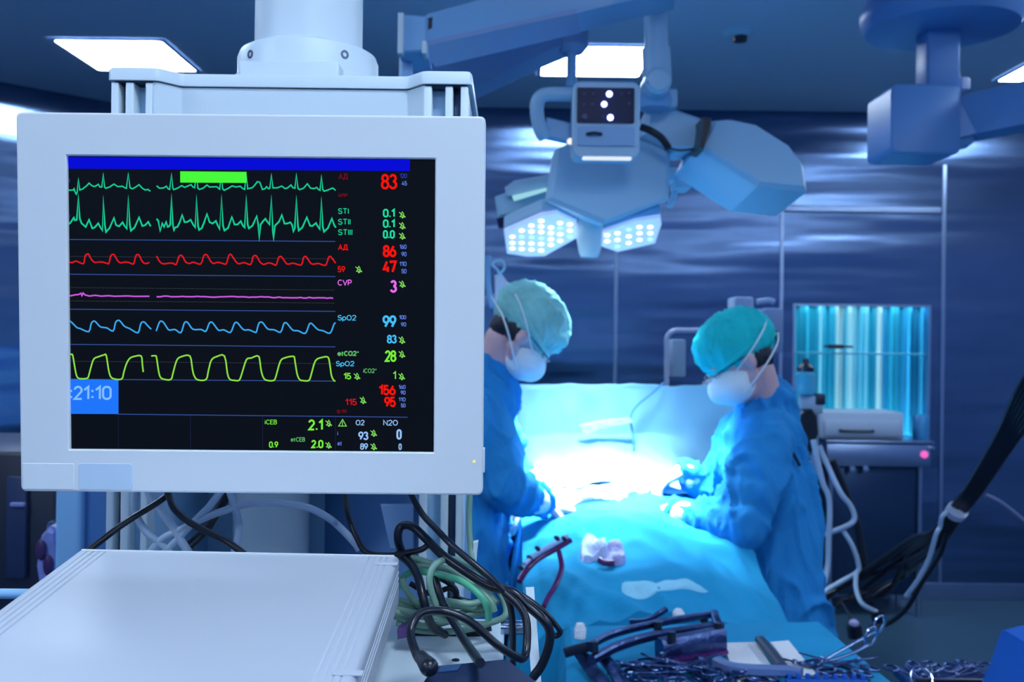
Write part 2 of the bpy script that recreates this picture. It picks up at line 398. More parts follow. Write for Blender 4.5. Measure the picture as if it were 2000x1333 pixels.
# control box
M_ctrl = mat('control_screen', (0.003, .012, .07), .3, spec=.1)
cb = MB(); c0 = P(1184, 234, 2.86); cw, chh = 66 / 1900 * 2.86, 75 / 1900 * 2.86
cb.loops([[c0 + Vector((a, y, b)) for a, b in rrect(cw - i, chh - i, .025 - i * .5, 5)] for y, i in ((0, .004), (.004, 0), (.09, 0), (.1, .01))])
cb.build('control_box', M_lamp, t)
sc_ = P(1183, 206, 2.855)
MB().loops([[sc_ + Vector((a, y, b)) for a, b in rrect(.084, .0515, .004)] for y in (-.003, .004)]).build('control_screen', M_ctrl, t)
MB().loops([[P(1184, 266, 2.853) + Vector((a, y, b)) for a, b in rrect(.084, .028, .006)] for y in (0, .006)]).build('button_strip', M_arm, t)
for px, py, rr, big in ((1190, 184, .009, 1), (1180, 204, .0085, 1), (1192, 230, .009, 1), (1141, 184, .004, 0), (1158, 184, .004, 0), (1213, 183, .004, 0), (1228, 182, .004, 0), (1141, 204, .004, 0), (1157, 204, .004, 0), (1229, 202, .004, 0), (1177, 228, .004, 0), (1142, 228, .008, 0)):
    q = P(px, py, 2.849)
    MB().lathe(q, [(rr, 0), (rr, -.003), (0, -.0035)], (0, 1, 0), 16).build('indicator_light' if big else 'button', glow('indicator_blue_white', (.45, .52, 1.0), 5) if big else mat('button_blue', (.02, .05, .2), .4), t)
MB().tube([P(1146, 262, 2.85), P(1160, 260, 2.84), P(1175, 262, 2.85)], .005).build('button', M_dark, t)
MB().box(P(1185, 309, 2.87), (.145, .02, .011), bev=.004).build('light_bar', glow('bar_white', (.8, .9, 1), 1.0), t)
MB().tube([P(1122, 185, 2.92), P(1085, 184, 2.92), P(1062, 186, 2.92), P(1050, 198, 2.92), P(1049, 225, 2.93), P(1056, 255, 2.94), P(1064, 268, 2.95)], .021, 14).build('handle', M_lamp, t)
MB().prism(face([(1068, 228), (1116, 240), (1116, 276), (1094, 272), (1060, 264)], 2.95), (0, .06, 0), .006).build('handle_bracket', M_arm, t, smooth=False)
MB().lathe(P(1113, 277, 2.9), [(.009, 0), (.009, -.01), (0, -.012)], (0, 1, 0), 14).build('indicator_light', glow('warm_white', (1, .9, .85), 1.1), t)
# drop pole and joint
MB().cyl(P(1278, -60, 3.02), P(1284, 150, 3.02), .036, n=28).cyl(P(1281, 95, 3.02), P(1284, 160, 3.02), .044, n=28).build('drop_pole', M_lamp, t)
MB().lathe(P(1284, 160, 2.97), [(.0, -.03), (.03, -.028), (.041, -.015), (.042, .08), (.02, .09), (0, .09)], (0, 1, 0)).build('joint', M_lamp, t)
for px in (1268, 1300): MB().lathe(P(px, 160, 2.945), [(.006, 0), (.006, .01), (0, .01)], (0, 1, 0), 12).build('screw', M_dark, t)
MB().lathe(P(1278, 178, 3.06), [(.036, .02), (.05, -.01), (.058, -.03), (.05, -.055), (.025, -.07), (0, -.072)], (0, 0, 1)).build('swivel', M_arm, t)
MB().box(P(1312, 195, 3.1), (.03, .05, .06), bev=.01).build('bracket', M_lamp, t)
# lit pods below: undersides with diodes
M_lens = mat('lens_plate', (.72, .76, .95), .25, emit=(.50, .66, 1.0), es=.42)
M_led = glow('diode', (.95, 1.0, .98), 3.0); M_led2 = glow('diode_mint', (.45, 1.0, .9), 1.4)
def pod(pts, Yf, leds, name):
    f_ = [P(x, y, Yf(x, y)) for x, y in pts]
    n = (f_[1] - f_[0]).cross(f_[2] - f_[1]).normalized()
    if n.z > 0: n = -n
    MB().prism([p - n * .012 for p in f_], -n * .05, .008).build('pod_shell', M_lamp, t, smooth=False)
    o = MB().prism(f_, -n * .012, .003).build('lens_plate', M_lens, t, smooth=False)
    for x, y, kk in leds:
        q = P(x, y, Yf(x, y)); MB().lathe(q, [(.0088, 0), (.0088, .003), (.005, .005), (0, .0055)], n, 12).build('diode', M_led if kk else M_led2, o)
YL = lambda x, y: 3.2 + (y - 420) * .0034
leds = []
for x, ys in ((1001, (462, 474, 485)), (1019, (450, 462, 474, 486)), (1038, (440, 452, 463, 475, 487)), (1057, (431, 442, 453, 465, 476, 489)), (1076, (444, 455, 467, 478)), (1094, (435, 445, 457, 470)), (1113, (438, 450, 462))):
    for i, y in enumerate(ys): leds.append((x, y, 0 if (i + x) % 5 == 0 else 1))
pod([(984, 452), (1058, 420), (1088, 416), (1126, 434), (1130, 464), (1064, 501), (1028, 502), (990, 496)], YL, leds, 'left')
leds = []
for x, ys in ((1186, (459, 471)), (1206, (455, 468, 481)), (1228, (448, 461, 474)), (1249, (443, 455, 468)), (1270, (443, 455, 467))):
    for i, y in enumerate(ys): leds.append((x, y, 0 if (i + x) % 4 == 0 else 1))
pod([(1172, 455), (1240, 432), (1290, 424), (1292, 440), (1280, 476), (1206, 493), (1174, 482)], YL, leds, 'right')
MB().lathe(P(1152, 430, 3.3), [(.045, 0), (.045, -.06), (.036, -.11), (.030, -.125), (.018, -.126), (.018, -.10), (0, -.10)], (0, 0, 1)).build('sterile_handle', mat('handle_white', (.85, .95, 1), .4), t)
# rear left pod seen edge on, with its own small panel
t = thing('satellite_lamp', 'smaller pale surgical lamp half hidden behind the left of the main lamp', 'surgical lamp', P(1010, 420, 3.4))
MB().prism(face([(966, 384), (1000, 372), (1076, 345), (1078, 402), (1064, 404), (972, 424)], 3.42), (0, .2, .01), .012).build('shell', M_lamp, t, smooth=False)
MB().prism(face([(986, 366), (1005, 352), (1080, 340), (1082, 362), (1010, 380), (990, 384)], 3.36), (0, .12, .01), .01).build('cover', mat('lamp_cover', (.42, .64, .82), .4), t, smooth=False)
MB().prism(face([(970, 426), (1062, 404), (1062, 424), (974, 446)], 3.40), (0, .03, .0), .004).build('control_strip', M_ctrl, t, smooth=False)
for px, py in ((996, 424), (1036, 424), (1046, 414), (1050, 420)): MB().lathe(P(px, py, 3.395), [(.006, 0), (.006, -.003), (0, -.004)], (0, 1, 0), 12).build('indicator_light', glow('dim_blue', (.08, .25, 1), 1.0), t)
MB().prism(face([(1000, 382), (1068, 366), (1068, 372), (1004, 392)], 3.34), (0, .02, 0), .002).build('light_bar', glow('bar_cyan', (.4, .85, 1), .8), t, smooth=False)
MB().box(P(1330, 360, 3.5), (.06, .12, .05), bev=.01).box(P(1312, 345, 3.5), (.04, .1, .05), bev=.01).build('bracket', M_lamp, t)
MB().tube([P(1318, 375, 3.5), P(1314, 392, 3.5), P(1306, 405, 3.5)], .012).build('bracket', M_lamp, t)
MB().tube([P(1312, 350, 3.5), P(1200, 330, 3.55), P(1040, 360, 3.5)], .02).build('cross_arm', M_lamp, t)

# ================================================================ CEILING ARMS
t = thing('boom_arm', 'long pale blue boom arm crossing the ceiling behind the monitor column', 'boom arm', P(800, 70, 2.25))
Ya = lambda x, y: 2.25 + (x - 800) * .0011
u = face([(832, 28), (1190, -72), (1320, -108), (1320, -18), (1190, 11), (832, 92)], Ya)
MB().prism(u, (.02, .16, 0), .006).build('beam', M_arm, t, smooth=False)
u = face([(822, 82), (1128, 16), (1128, 25), (822, 91)], lambda x, y: Ya(x, y) - .012)
MB().prism(u, (.02, .17, 0), .003).build('lower_rail', mat('rail_lilac', (.26, .38, .66), .4), t, smooth=False)
MB().prism(face([(780, 26), (834, 30), (832, 100), (778, 104)], 2.25), (0, .16, 0), .006).build('end_bracket', M_arm, t, smooth=False)
MB().prism(face([(777, 24), (788, 24), (786, 104), (776, 104)], 2.22), (0, .03, 0), .002).build('edge_plate', M_white, t, smooth=False)
MB().prism(face([(824, 40), (845, 32), (844, 54), (825, 62)], lambda x, y: Ya(x, y) - .004), (0, .01, 0), .002).build('vent_cover', M_dark, t, smooth=False)
MB().cyl(P(794, 100, 2.33), P(792, 175, 2.33), .016).build('drop_tube', M_arm, t)
MB().box(P(830, 98, 2.27), (.012, .05, .03), bev=.003).build('clamp', M_white, t)
t = thing('boom_arm', 'shadowed blue boom arm with a thin drop tube in front of the lit panel', 'boom arm', P(1117, 90, 3.6))
Yb_ = lambda x, y: 3.6 - (1128 - x) * .0008
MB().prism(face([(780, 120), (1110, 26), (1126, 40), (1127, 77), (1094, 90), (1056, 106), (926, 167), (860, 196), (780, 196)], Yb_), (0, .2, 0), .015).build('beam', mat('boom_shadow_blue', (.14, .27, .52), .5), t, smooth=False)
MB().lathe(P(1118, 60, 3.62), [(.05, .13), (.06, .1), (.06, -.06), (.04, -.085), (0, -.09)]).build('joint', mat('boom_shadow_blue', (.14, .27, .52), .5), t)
MB().cyl(P(1117, 80, 3.62), P(1116, 168, 3.62), .019).build('drop_tube', M_arm, t)

t = thing('ceiling_pendant', 'blue ceiling pendant with round canopy, square stem and swivel block at upper right', 'ceiling pendant', P(1840, 0, 3.0))
c0 = P(1838, 66, 3.05)
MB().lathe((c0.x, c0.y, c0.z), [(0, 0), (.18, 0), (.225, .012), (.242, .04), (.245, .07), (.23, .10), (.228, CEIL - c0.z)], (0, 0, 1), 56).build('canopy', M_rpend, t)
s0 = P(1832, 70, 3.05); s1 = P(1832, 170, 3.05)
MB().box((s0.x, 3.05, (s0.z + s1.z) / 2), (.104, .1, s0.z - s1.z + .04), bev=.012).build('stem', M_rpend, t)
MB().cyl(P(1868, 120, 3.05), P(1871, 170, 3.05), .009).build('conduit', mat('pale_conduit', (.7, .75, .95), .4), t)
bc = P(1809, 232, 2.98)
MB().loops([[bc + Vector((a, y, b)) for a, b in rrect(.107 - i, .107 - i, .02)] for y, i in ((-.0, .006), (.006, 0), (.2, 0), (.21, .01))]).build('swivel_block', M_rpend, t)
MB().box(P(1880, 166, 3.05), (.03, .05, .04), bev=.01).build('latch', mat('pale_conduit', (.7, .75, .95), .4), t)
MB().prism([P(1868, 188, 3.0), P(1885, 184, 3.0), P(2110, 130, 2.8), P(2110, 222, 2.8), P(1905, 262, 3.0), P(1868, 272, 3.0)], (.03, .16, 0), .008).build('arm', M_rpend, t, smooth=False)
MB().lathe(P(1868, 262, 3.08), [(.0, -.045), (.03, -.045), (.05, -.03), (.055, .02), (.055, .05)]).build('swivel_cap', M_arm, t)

# ================================================================ BACK EQUIPMENT
# steel counter below the hatch
t = thing('steel_counter', 'stainless steel counter under the hatch window with a pink indicator lamp', 'counter', (P(1720, 860, 5.7).x, 5.7, 0))
a = P(1612, 858, 5.55); b = P(1822, 862, 5.55); zt = a.z - .004
MB().box(((a.x + b.x) / 2, 5.74, zt - .008), (b.x - a.x, .42, .016), bev=.004).build('worktop', M_steel, t)
MB().box(((a.x + b.x) / 2, 5.74, zt - .085), (b.x - a.x - .02, .38, .13), bev=.006).build('apron', M_steel, t)
for px in (1663, 1689):
    q = P(px, 916, 5.56); MB().lathe(q, [(.014, 0), (.016, -.02), (0, -.022)], (0, 1, 0), 16).build('knob', M_chrome, t)
q = P(1805, 888, 5.55); MB().lathe(q, [(.021, 0), (.021, -.006), (.012, -.012), (0, -.014)], (0, 1, 0), 20).build('indicator_light', glow('pink_lamp', (1.0, .16, .62), 1.0), t)
MB().box(P(1818, 876, 5.545), (.04, .02, .02), bev=.004).build('bracket', M_steel, t)
for x in (a.x + .05, b.x - .05):
    for y in (5.6, 5.9): MB().cyl((x, y, 0), (x, y, zt - .14), .014).build('leg', M_steel, t)
MB().box(((a.x + b.x) / 2, 5.76, (zt - .15) / 2 + .06), (b.x - a.x - .08, .3, zt - .27), bev=.01).build('cabinet', mat('dark_cabinet', (.02, .05, .12), .3, .6), t)
t = thing('drawer_box', 'pale grey drawer box with a black handle on the steel counter', 'drawer box', (P(1684, 858, 5.6).x, 5.7, zt))
a = P(1602, 805, 5.58); b = P(1765, 858, 5.58); h = a.z - zt
MB().box(((a.x + b.x) / 2, 5.72, zt + h / 2 + .001), (b.x - a.x, .28, h), bev=.01).build('body', mat('box_grey', (.34, .44, .60), .5), t)
MB().box(((a.x + b.x) / 2, 5.573, zt + h * .42), (b.x - a.x - .05, .012, h * .6), bev=.004).build('drawer_front', mat('box_grey2', (.36, .46, .62), .5), t)
a = P(1643, 841, 5.55); b = P(1706, 841, 5.55)
MB().tube([(a.x, 5.568, a.z), (a.x + .012, 5.548, a.z - .004), (b.x - .012, 5.548, a.z - .004), (b.x, 5.568, a.z)], .008, 10, 4).build('handle', M_dark, t)
a = P(1798, 830, 5.66); tag(rebase(MB().lathe((a.x, 5.66, zt), [(0, .001), (.044, .001), (.046, .13), (.04, .14), (0, .14)]).build('canister', mat('blue_canister', (.03, .22, .50), .3)), (a.x, 5.66, zt)), 'blue cylindrical canister on the right end of the steel counter', 'canister')

# anaesthesia machine behind the right surgeon
t = thing('anesthesia_machine', 'grey anaesthesia machine behind the right surgeon with units on top', 'anaesthesia machine', (P(1470, 700, 4.6).x, 4.7, 0))
a = P(1405, 690, 4.6); b = P(1530, 690, 4.6)
MB().box(((a.x + b.x) / 2, 4.8, .72), (b.x - a.x, .45, 1.3), bev=.02).build('cabinet', M_grey, t)
for x in (a.x + .05, b.x - .05):
    for y in (4.66, 4.94): MB().lathe((x, y, .0), [(0, 0), (.035, .002), (.04, .035), (.03, .07), (0, .075)]).build('castor', M_dark, t)
MB().tube([P(1302, 800, 4.55), P(1302, 690, 4.55), P(1303, 660, 4.55), P(1316, 647, 4.55), P(1345, 646, 4.55), P(1400, 646, 4.55), P(1420, 650, 4.6)], .012).build('rail', mat('rail_pale', (.45, .50, .72), .35), t)
MB().box(P(1322, 700, 4.65), (.07, .1, .18), bev=.01).build('module', M_grey, t)
def dev(name, x0, y0, x1, y1, Y, m, lab, cat, det=None):
    a = P(x0, y0, Y); b = P(x1, y1, Y); tt = thing(name, lab, cat, ((a.x + b.x) / 2, Y, b.z))
    MB().box(((a.x + b.x) / 2, Y + .07, (a.z + b.z) / 2), (b.x - a.x, .14, a.z - b.z), bev=.012).build('housing', m, tt)
    MB().box(((a.x + b.x) / 2, Y - .002, (a.z * .35 + b.z * .65)), ((b.x - a.x) * .55, .008, (a.z - b.z) * .3), bev=.002).build('front_panel', M_dark if det else M_arm, tt)
    return tt
MD = mat('device_grey', (.30, .42, .64), .5)
dev('vital_signs_module', 1433, 580, 1472, 690, 4.62, MD, 'tall pale module on the anaesthesia machine above the teal cap', 'medical module')
dev('gas_module', 1490, 602, 1530, 690, 4.64, mat('device_grey2', (.20, .30, .52), .5), 'grey box module on the anaesthesia machine next to the wall seam', 'medical module', 1)
MB().tube([P(1478, 590, 4.7), P(1500, 587, 4.7), P(1512, 590, 4.7)], .014).build('top_handle', MD, t)

# drip stand with suction bottle and bag
sx = P(1585, 900, 4.0).x
t = thing('equipment_stand', 'grey upright equipment stand right of the teal capped surgeon', 'equipment stand', (sx, 4.0, 0))
MB().box((sx, 4.02, .68), (.055, .05, 1.3), bev=.01).build('post', mat('stand_grey', (.16, .28, .50), .45), t)
for aa in range(5):
    q = R(72 * aa + 20); MB().tube([(sx, 4.02, .09), (sx + .28 * math.cos(q), 4.02 + .28 * math.sin(q), .06)], .018, 10, 0).build('leg', M_dark, t)
    MB().ell((sx + .28 * math.cos(q), 4.02 + .28 * math.sin(q), .028), (.028, .028, .028)).build('castor', M_dark, t)
MB().box(P(1583, 790, 3.96), (.09, .05, .075), bev=.008).build('bracket', M_grey, t)
MB().box(P(1600, 780, 3.95), (.04, .04, .045), bev=.005).build('clamp', M_dark, t)
MB().box(P(1572, 1090, 3.97), (.07, .06, .09), bev=.01).build('lower_box', M_dark, t)
MB().box(P(1576, 1160, 3.97), (.07, .05, .15), bev=.01).build('lower_panel', mat('stand_grey', (.16, .28, .50), .45), t)
q = P(1573, 742, 3.94)
t = thing('suction_bottle', 'clear cyan suction bottle with dark lid on the equipment stand', 'bottle', (q.x, q.y, q.z - .05))
MB().lathe(q, [(0, -.06), (.035, -.06), (.042, -.045), (.042, .02), (.03, .035), (0, .036)]).build('jar', mat('bottle_cyan', (.12, .62, .9), .1, trans=.4), t)
MB().lathe(q, [(.032, .03), (.034, .05), (.015, .065), (.012, .085), (0, .086)]).build('lid', M_dark, t)
a = P(1578, 845, 3.9)
o = MB().prism([P(x, y, 3.9) for x, y in ((1563, 806), (1572, 800), (1588, 800), (1597, 812), (1601, 848), (1592, 868), (1583, 900), (1574, 880), (1562, 850))], (0, .07, 0), .014).build('breathing_bag', M_black)
tag(rebase(o, a), 'black rubber breathing bag hanging on the equipment stand', 'breathing bag')

# grey tubes hanging by the stand
def cable(name, pts, r, m, label, cat='cable', group=None, n=10):
    v = [P(*p) for p in pts]; o = MB().tube(v, r, n, 8).build(name, m); rebase(o, v[0]); tag(o, label, cat, group); return o
GT = 'grey tubes hanging beside the equipment stand'
cable('breathing_tube', [(1600, 872, 3.85), (1612, 900, 3.85), (1640, 960, 3.8), (1662, 990, 3.8), (1668, 1015, 3.8), (1650, 1030, 3.8), (1600, 1048, 3.85), (1560, 1062, 3.9)], .0105, M_gcable, 'grey tube bulging right then curling back below the black bag', 'tube', GT)
cable('breathing_tube', [(1588, 860, 3.82), (1606, 940, 3.82), (1620, 980, 3.82), (1618, 1060, 3.82), (1616, 1110, 3.82), (1604, 1165, 3.8), (1598, 1200, 3.8)], .0105, M_gcable, 'grey tube hanging almost straight beside the stand post', 'tube', GT)
cable('breathing_tube', [(1642, 1030, 3.82), (1664, 1065, 3.8), (1676, 1100, 3.8), (1674, 1118, 3.8), (1640, 1138, 3.8), (1610, 1156, 3.8), (1600, 1175, 3.8)], .009, M_gcable, 'grey tube looping down to the left at the foot of the stand', 'tube', GT)
cable('breathing_tube', [(1672, 1118, 3.78), (1672, 1150, 3.75), (1684, 1180, 3.7), (1712, 1196, 3.7)], .009, M_gcable, 'short grey tube ending in a black plug above the floor', 'tube', GT)
cable('power_plug', [(1712, 1194, 3.7), (1716, 1212, 3.7), (1720, 1222, 3.7)], .026, M_black, 'black plug at the end of the short grey tube', 'plug')
cable('black_cable', [(1640, 1172, 3.78), (1655, 1195, 3.7), (1668, 1222, 3.6)], .006, M_black, 'short black cable holding the pale capped plug')
o = cable('hanging_plug', [(1668, 1225, 3.6), (1670, 1246, 3.6)], .028, M_black, 'black cylindrical plug with a pale cap hanging over the floor', 'plug')
MB().ell(P(1668, 1218, 3.6), (.018, .018, .014)).build('cap', mat('pale_cap', (.6, .5, .8), .4), o)
cable('hanging_hose', [(1625, 900, 3.9), (1650, 960, 3.9), (1675, 1030, 3.9), (1690, 1120, 3.88)], .016, M_black, 'black hose hanging behind the grey tubes', 'hose')

# thick black cable bundle sweeping down from upper right
BG = 'black cables of the bundle sweeping down from the right edge'
ends = [((1640, 1150, 3.9), (1600, 1180, 3.9)), ((1660, 1140, 3.9), (1610, 1165, 3.85)), ((1700, 1140, 3.85), (1625, 1190, 3.85)), ((1730, 1160, 3.8), (1640, 1172, 3.85)), ((1690, 1128, 3.9), (1630, 1150, 3.9)), ((1760, 1130, 3.8), (1660, 1170, 3.8)), ((1790, 1110, 3.8), (1700, 1165, 3.75))]
random.seed(4)
for i, (e1, e2) in enumerate(ends):
    j = (i - 3) * 4.2; jj = random.uniform(-3, 3)
    cable('black_cable', [(2060 + j, 700 + j * 2, 2.9), (2005 + j, 785 + j * 2.2, 3.0), (1960 + j * .9, 865 + j, 3.1), (1900 + j * .8, 960 + j * .5, 3.2), (1866 + j * .7, 1002 + j * .45 + jj, 3.3), (1830 + j * .8, 1050 + j * .7, 3.4), (1775, 1085 + j * 2.2, 3.6), e1, e2],
          .0105, M_black, 'black cable of the thick bundle, %s strand where it fans out' % ['topmost', 'second from the top', 'third from the top', 'middle', 'third from the bottom', 'second from the bottom', 'lowest'][(0, 2, 4, 3, 1, 5, 6)[i]], 'cable', BG)
cable('black_cable', [(1850, 1040, 3.35), (1835, 1085, 3.4), (1800, 1140, 3.5), (1770, 1190, 3.55), (1735, 1218, 3.6), (1700, 1226, 3.6)], .009, M_black, 'single black cable dropping from the bundle towards the scissors', 'cable')
cable('pale_cable', [(1860, 992, 3.28), (1840, 1010, 3.28), (1836, 1030, 3.3), (1828, 1045, 3.3), (1815, 1090, 3.35), (1795, 1130, 3.4), (1770, 1165, 3.45)], .008, M_gcable, 'pale cable hanging from the tie on the black bundle', 'cable')
cable('pale_cable', [(1925, 968, 3.2), (1950, 980, 3.2), (1975, 998, 3.2), (2020, 1035, 3.2)], .008, mat('dull_cable', (.10, .14, .28), .4), 'thin grey cable leaving the bundle towards the right edge', 'cable')
v = P(1868, 1000, 3.28); d = (P(1900, 960, 3.2) - P(1840, 1040, 3.38)).normalized()
o = MB().cyl(v - d * .012, v + d * .012, .034, n=24).build('cable_tie', mat('tie_white', (.45, .5, .65), .5)); tag(rebase(o, v), 'pale tie holding the black cable bundle together', 'cable tie')

# drip bag at left of the surgeons
v = P(972, 500, 3.95)
t = thing('drip_bag', 'pale drip bag hanging from a hook beside the monitor edge', 'drip bag', v)
MB().prism([P(x, y, 3.95) for x, y in ((966, 538), (979, 534), (992, 552), (996, 575), (994, 602), (966, 602), (966, 560))], (0, .05, 0), .01).build('bag', M_bag, t)
MB().tube([P(975, 538, 3.95), P(972, 528, 3.95), P(962, 518, 3.95), (P(968, 510, 3.95)), P(984, 512, 3.95), P(984, 526, 3.95), P(976, 534, 3.95)], .005).build('hook', M_lamp, t)
MB().tube([P(952, 500, 4.1), P(954, 560, 4.1), P(962, 600, 4.1), (P(970, 640, 4.1)), (P(970, 640, 4.1).x, 4.1, .02)], .012).build('stand_pole', M_arm, t)

# ================================================================ far left rack
t = thing('equipment_rack', 'black equipment rack standing in shadow left of the monitor column', 'equipment rack', (P(0, 900, 2.6).x, 2.6, 0))
a = P(-260, 880, 2.5); b = P(108, 880, 2.5)
MB().box(((a.x + b.x) / 2, 2.75, a.z / 2 + .03), (b.x - a.x, .5, a.z - .06), bev=.01).build('cabinet', M_rack, t)
for x in (a.x + .06, b.x - .06):
    for y in (2.56, 2.94): MB().lathe((x, y, 0), [(0, 0), (.03, .002), (.035, .03), (.03, .055), (0, .06)]).build('castor', M_dark, t)
q = P(34, 1030, 2.49); MB().box((q.x, q.y, q.z), (.05, .02, .26), bev=.006).build('drawer', mat('rack_navy', (.02, .035, .10), .35), t)
q = P(35, 986, 2.475); MB().box((q.x, q.y, q.z), (.036, .014, .01), bev=.004).build('handle', mat('rack_lilac', (.25, .28, .60), .3), t)
q = P(88, 1075, 2.06)
t = thing('waste_bag', 'pale translucent bag with dark stains hanging beside the blue cabinet', 'bag', q)
MB().prism([P(x, y, 2.06) for x, y in ((76, 1048), (92, 1030), (106, 1034), (112, 1080), (108, 1150), (74, 1150), (68, 1110))], (0, .07, 0), .014).build('bag', mat('lilac_bag', (.22, .26, .60), .4, var=.5, bscale=25), t)
MB().tube([P(94, 1036, 2.09), P(98, 1022, 2.08), P(112, 1018, 2.05), P(122, 1020, 2.0)], .004).build('hook', M_chrome, t)
for c in ((80, 1075), (94, 1105)): MB().ell(P(c[0], c[1], 2.055), (.011, .006, .022)).build('stain', mat('stain_violet', (.05, .015, .10), .5), t)
t = thing('blue_cabinet', 'tall pale blue cabinet side panel behind the left of the column', 'cabinet', (P(160, 1000, 1.95).x, 2.0, 0))
a = P(106, 960, 1.9); b = P(158, 960, 1.9); c = P(218, 960, 1.9)
MB().box(((a.x + b.x) / 2, 2.0, .72), (b.x - a.x, .2, 1.3), bev=.012).build('side_panel', M_arm, t)
MB().box(((b.x + c.x) / 2, 2.02, .72), (c.x - b.x + .05, .2, 1.28), bev=.004).build('front_panel', mat('deep_blue_panel', (.04, .16, .42), .45), t)
MB().box((((a.x + c.x) / 2) + .01, 2.01, .04), (c.x - a.x + .02, .22, .08), bev=.01).build('plinth', M_dark, t)
# ================================================================ OPERATING TABLE AND DRAPES
TC, THW = 0.37, 0.30
def ztop(x, y):
    pts = [(2.36, .84), (2.6, .92), (2.9, .985), (3.3, 1.01), (3.7, 1.02), (4.2, 1.04)]
    z = pts[0][1]
    for (a, za), (b, zb) in zip(pts, pts[1:]):
        if y >= a:
            f = min(1, (y - a) / (b - a)); f = f * f * (3 - 2 * f); z = za + (zb - za) * f
    s = (x - TC) / THW
    z += .045 * math.exp(-(s * 1.4) ** 2)
    z += .022 * noise.noise(Vector((x * 6, y * 4, 1))) + .010 * (1 - abs(noise.noise(Vector((x * 11 + y * 4, y * 7, 3)))) * 3)
    e = max(0, abs(s) - .88)
    return z - e * e * 1.2
def dr(u, v):
    s = -1 + 2 * u; y = 2.38 + max(0, v - .14) / .86 * 1.75
    drop = 0
    if v < .14: drop = (.14 - v) / .14 * .72; y = 2.38 - .012 * math.sin(u * 60) * drop
    k = .56
    if abs(s) < k: x = TC + s / k * THW
    else: x = TC + math.copysign(THW + .03 + .07 * ((abs(s) - k) / (1 - k)) + .016 * math.sin(y * 23 + s) * ((abs(s) - k) / (1 - k)), s)
    z = ztop(x if abs(s) < k else TC + math.copysign(THW, s), y)
    if abs(s) >= k: z -= ((abs(s) - k) / (1 - k)) ** 1.0 * .62
    return (x, y, max(z - drop, .12 + .0 * u))
o = MB().grid(dr, 120, 150).build('patient_drape', M_drape, thick=.004)
tag(rebase(o, (TC, 3.2, .12)), 'teal surgical drape spread over the operating table towards the instruments', 'surgical drape')
t = thing('operating_table', 'operating table hidden under the teal and pale blue drapes', 'operating table', (TC, 3.3, 0))
MB().box((TC, 3.3, .80), (.5, 1.7, .07), bev=.02).build('tabletop', M_dark, t)
MB().box((TC, 3.3, .45), (.22, .3, .66), bev=.03).build('column', M_steel, t)
MB().box((TC, 3.3, .06), (.5, .9, .12), bev=.03).build('base', M_steel, t)

zt0 = P(1200, 751, 4.12).z
def scr(u, v):
    x = -.20 + 1.16 * u
    if v < .30:
        q = v / .30; y = 4.12 - .03 * math.sin(u * 3.1); z = zt0 + (1.18 - zt0) * q
    else:
        q = (v - .30) / .70; a = q * math.pi / 2
        y = 4.12 - .03 * math.sin(u * 3.1) - .70 * (1 - math.cos(a)) ; z = 1.18 + (ztop(x, y) + .016 - 1.18) * math.sin(a)
        s = abs(x - TC) / .45; z -= max(0, s - .75) ** 2 * 1.2 * q
    f = .012 * noise.noise(Vector((x * 5, v * 4, 7))) + .006 * noise.noise(Vector((x * 14, v * 5, 2)))
    return (x, y + f * (1.5 if v > .02 else .2), z + f)
o = MB().grid(scr, 90, 80).build('screen_drape', M_screen_drape, thick=.004)
tag(rebase(o, (TC, 4.1, 1.1)), 'pale blue drape raised as a screen behind the lit surgical field', 'surgical drape')
t = thing('drape_frame', 'metal frame holding up the pale blue drape screen', 'frame', (TC, 4.15, 0))
MB().tube([(-.24, 4.15, .0), (-.24, 4.15, zt0 - .04), (-.2, 4.15, zt0 - .015), (.94, 4.15, zt0 - .015), (.98, 4.15, zt0 - .04), (.98, 4.15, 0)], .009, 10, 0).build('bar', M_steel, t)
def sheet(name, pts, z, m, label, cat, th=.01, wr=.006, seed=0):
    """soft crumpled cloth: outline filled with a small height field"""
    W_ = [PZ(x, y, z) for x, y in pts]; c = sum(W_, Vector()) / len(W_)
    mb = MB(); n = 9; rings = []
    for i in range(n, 0, -1):
        k = i / n
        rings.append([Vector((c.x + (p.x - c.x) * k, c.y + (p.y - c.y) * k, z + (th + wr * noise.noise(Vector((p.x * 20 * k, p.y * 20 * k, seed + k * 3)))) * (1 if i < n else .0))) for p in catmull(W_ + [W_[0]], 4)[:-1]])
    mb.loops([[p - Vector((0, 0, .006)) for p in rings[0]]] + rings)
    o = mb.build(name, m); rebase(o, c); tag(o, label, cat); return o
